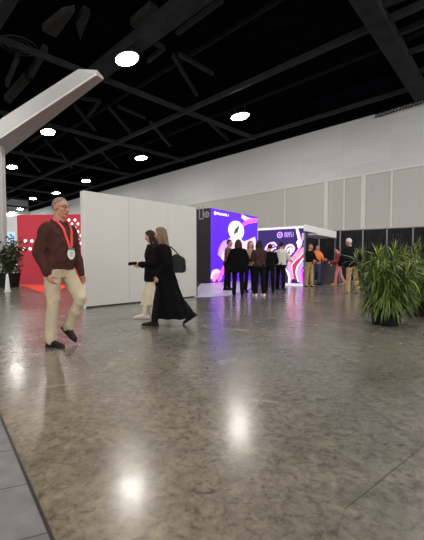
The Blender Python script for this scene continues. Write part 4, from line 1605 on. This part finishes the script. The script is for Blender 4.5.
def blade(bm, base, az, el, ln, w, droop, seg=6, roll=0.0):
    d = Vector((math.cos(az) * math.cos(el), math.sin(az) * math.cos(el), math.sin(el)))
    side = Vector((-math.sin(az), math.cos(az), 0)) * math.cos(roll) + Vector((0, 0, math.sin(roll)))
    p = Vector(base)
    pv = None
    for j in range(seg + 1):
        t = j / seg
        ww = w * (0.35 + 0.65 * math.sin(math.pi * min(1, 0.18 + t * 0.82))) * (1 - t ** 4) + 0.0008
        nrm = side.cross(d).normalized()
        mid = p - nrm * ww * 0.25
        cur = [bm.verts.new(p - side * ww), bm.verts.new(mid), bm.verts.new(p + side * ww)]
        if pv:
            bm.faces.new((pv[0], pv[1], cur[1], cur[0]))
            bm.faces.new((pv[1], pv[2], cur[2], cur[1]))
        pv = cur
        d = (d + Vector((0, 0, -droop / seg))).normalized()
        p = p + d * ln / seg


def pot_mesh(parent, r0, r1, h):
    bm = bmesh.new()
    Z = Vector((0, 0, 1))
    X, Y = Vector((1, 0, 0)), Vector((0, 1, 0))
    loft(bm, [(Z * z, X * r, Y * r) for z, r in ((0, r0 * 0.96), (0.02, r0), (h * 0.5, (r0 + r1) / 2), (h - 0.05, r1), (h - 0.05, r1 * 1.06), (h, r1 * 1.06), (h, r1 * 0.93), (h - 0.05, r1 * 0.90))], 32)
    obj('pot', bm, M['pot'], parent, False)
    bm = bmesh.new()
    loft(bm, [(Z * (h - 0.06), X * r1 * 0.91, Y * r1 * 0.91), (Z * (h - 0.03), X * r1 * 0.91, Y * r1 * 0.91)], 24)
    obj('soil', bm, M['soil'], parent)


def grassy_plant(loc, label, H, rad, pr, ph, seed, stems=16, per=34):
    rnd = random.Random(seed)
    r = empty('potted_plant', loc)
    tag(r, label, 'plant', 'big grassy potted plants')
    pot_mesh(r, pr * 0.85, pr, ph)
    cb, lb, tb = bmesh.new(), bmesh.new(), bmesh.new()
    for s in range(stems):
        a = 2 * math.pi * (s / stems) + rnd.uniform(-.25, .25)
        rr = rnd.uniform(0.04, pr * 0.75)
        base = Vector((rr * math.cos(a), rr * math.sin(a), ph - 0.04))
        out = rnd.uniform(0.05, 0.62) * rad
        hh = H * rnd.uniform(0.62, 0.93) * (1 - 0.22 * (out / rad))
        tip = Vector((math.cos(a) * (rr + out), math.sin(a) * (rr + out), hh))
        pts = [base.lerp(tip, t) + Vector((-math.cos(a), -math.sin(a), 0)) * 0.12 * math.sin(math.pi * t) * out for t in (0, .25, .5, .75, 1)]
        tube_path(cb, pts, 0.009)
        for k in range(per):
            t = (k + rnd.random()) / per
            t = 0.06 + 0.94 * t
            i = min(3, int(t * 4))
            p = pts[i].lerp(pts[i + 1], t * 4 - i)
            az = a + rnd.gauss(0, 1.1) if rnd.random() < 0.75 else rnd.uniform(0, 6.28)
            el = R(rnd.uniform(12, 65) - 22 * (1 - t))
            ln = rnd.uniform(0.20, 0.38) * H / 1.4
            tgt = tb if (t > 0.80 and rnd.random() < 0.30) else lb
            blade(tgt, p, az, el, ln, rnd.uniform(0.008, 0.015) * H / 1.4, rnd.uniform(0.7, 2.3), 6, rnd.uniform(-.5, .5))
        for k in range(5):
            blade(tb if k < 2 else lb, pts[-1], rnd.uniform(0, 6.28), R(rnd.uniform(55, 85)), rnd.uniform(0.16, 0.30) * H / 1.4, 0.013, rnd.uniform(.2, 1.0))
    # low skirt leaves hanging over the rim
    for k in range(170):
        a = rnd.uniform(0, 6.28)
        p = Vector((math.cos(a) * pr * 0.8, math.sin(a) * pr * 0.8, ph + rnd.uniform(-.02, 0.30)))
        blade(lb, p, a + rnd.gauss(0, .4), R(rnd.uniform(0, 50)), rnd.uniform(0.28, 0.46), 0.015, rnd.uniform(1.6, 3.2))
    obj('canes', cb, M['cane'], r, True)
    obj('foliage', lb, M['leaf'], r, True)
    o = obj('highlit_tips', tb, M['leaf_highlight'], r, True)
    o['label'] = 'leaves near the tips coloured paler yellow-green as painted highlights'
    return r


g0 = ground(386, 324)
grassy_plant(g0, 'large bushy grass-leaved plant in black pot standing on the concrete at right, nearer one', 1.42, 0.62, 0.245, 0.30, 11, 24, 52)
g1 = ground(421, 315)
grassy_plant(g1, 'bushy grass-leaved plant cut by the right edge, standing behind the nearer big plant', 1.42, 0.50, 0.25, 0.30, 23, 20, 46)
# highlights on top of the big plants are painted into the paler tip leaves

rnd = random.Random(5)
g2 = ground(9.5, 287.0)
lp = empty('potted_plant', g2)
tag(lp, 'dark round-leaved bush in a black pot at the left edge before the red wall', 'plant')
pot_mesh(lp, 0.34, 0.40, 0.55)
cb, lb = bmesh.new(), bmesh.new()
for s in range(14):
    a = rnd.uniform(0, 6.28)
    o = rnd.uniform(0.1, 0.72)
    tip = Vector((math.cos(a) * o, math.sin(a) * o, rnd.uniform(1.40, 2.05)))
    pts = [Vector((math.cos(a) * .1, math.sin(a) * .1, .5)).lerp(tip, t) for t in (0, .3, .6, 1)]
    tube_path(cb, pts, 0.014)
    for k in range(46):
        t = rnd.uniform(0.12, 1)
        p = pts[0].lerp(tip, t) + Vector((rnd.gauss(0, .10), rnd.gauss(0, .10), rnd.gauss(0, .08)))
        blade(lb, p, rnd.uniform(0, 6.28), R(rnd.uniform(-10, 60)), rnd.uniform(.14, .24), rnd.uniform(.035, .055), rnd.uniform(.5, 1.6), 4, rnd.uniform(-.6, .6))
obj('stems', cb, M['cane'], lp, True)
obj('foliage', lb, M['leaf_dark'], lp, True)

# white tapered bollard in front of the left plant
g3 = ground(7.6, 291.5)
bo = empty('bollard', g3)
tag(bo, 'small white tapered floor stand in front of the left plant pot', 'floor stand')
bm = bmesh.new()
Z, X, Y = Vector((0, 0, 1)), Vector((1, 0, 0)), Vector((0, 1, 0))
loft(bm, [(Z * z, X * r, Y * r) for z, r in ((0.02, .085), (0.10, .075), (.35, .055), (.50, .04), (.58, .03), (.60, .012))], 20)
obj('stand_body', bm, M['white'], bo, True)
bm = bmesh.new()
loft(bm, [(Z * z, X * r, Y * r) for z, r in ((0.0, .11), (0.02, .11), (.03, .085))], 20)
obj('foot', bm, M['white'], bo, True)

# ------------------------------------------------------------------ world light and view
w = bpy.data.worlds.new('hall_ambient')
scn.world = w
w.use_nodes = True
bg = w.node_tree.nodes['Background']
bg.inputs['Color'].default_value = (1.0, 0.985, 0.965, 1)
bg.inputs['Strength'].default_value = 1.75
scn.view_settings.view_transform = 'Standard'
scn.view_settings.exposure = 0.58
scn.cycles.max_bounces = 6
scn.cycles.diffuse_bounces = 3
scn.cycles.glossy_bounces = 3
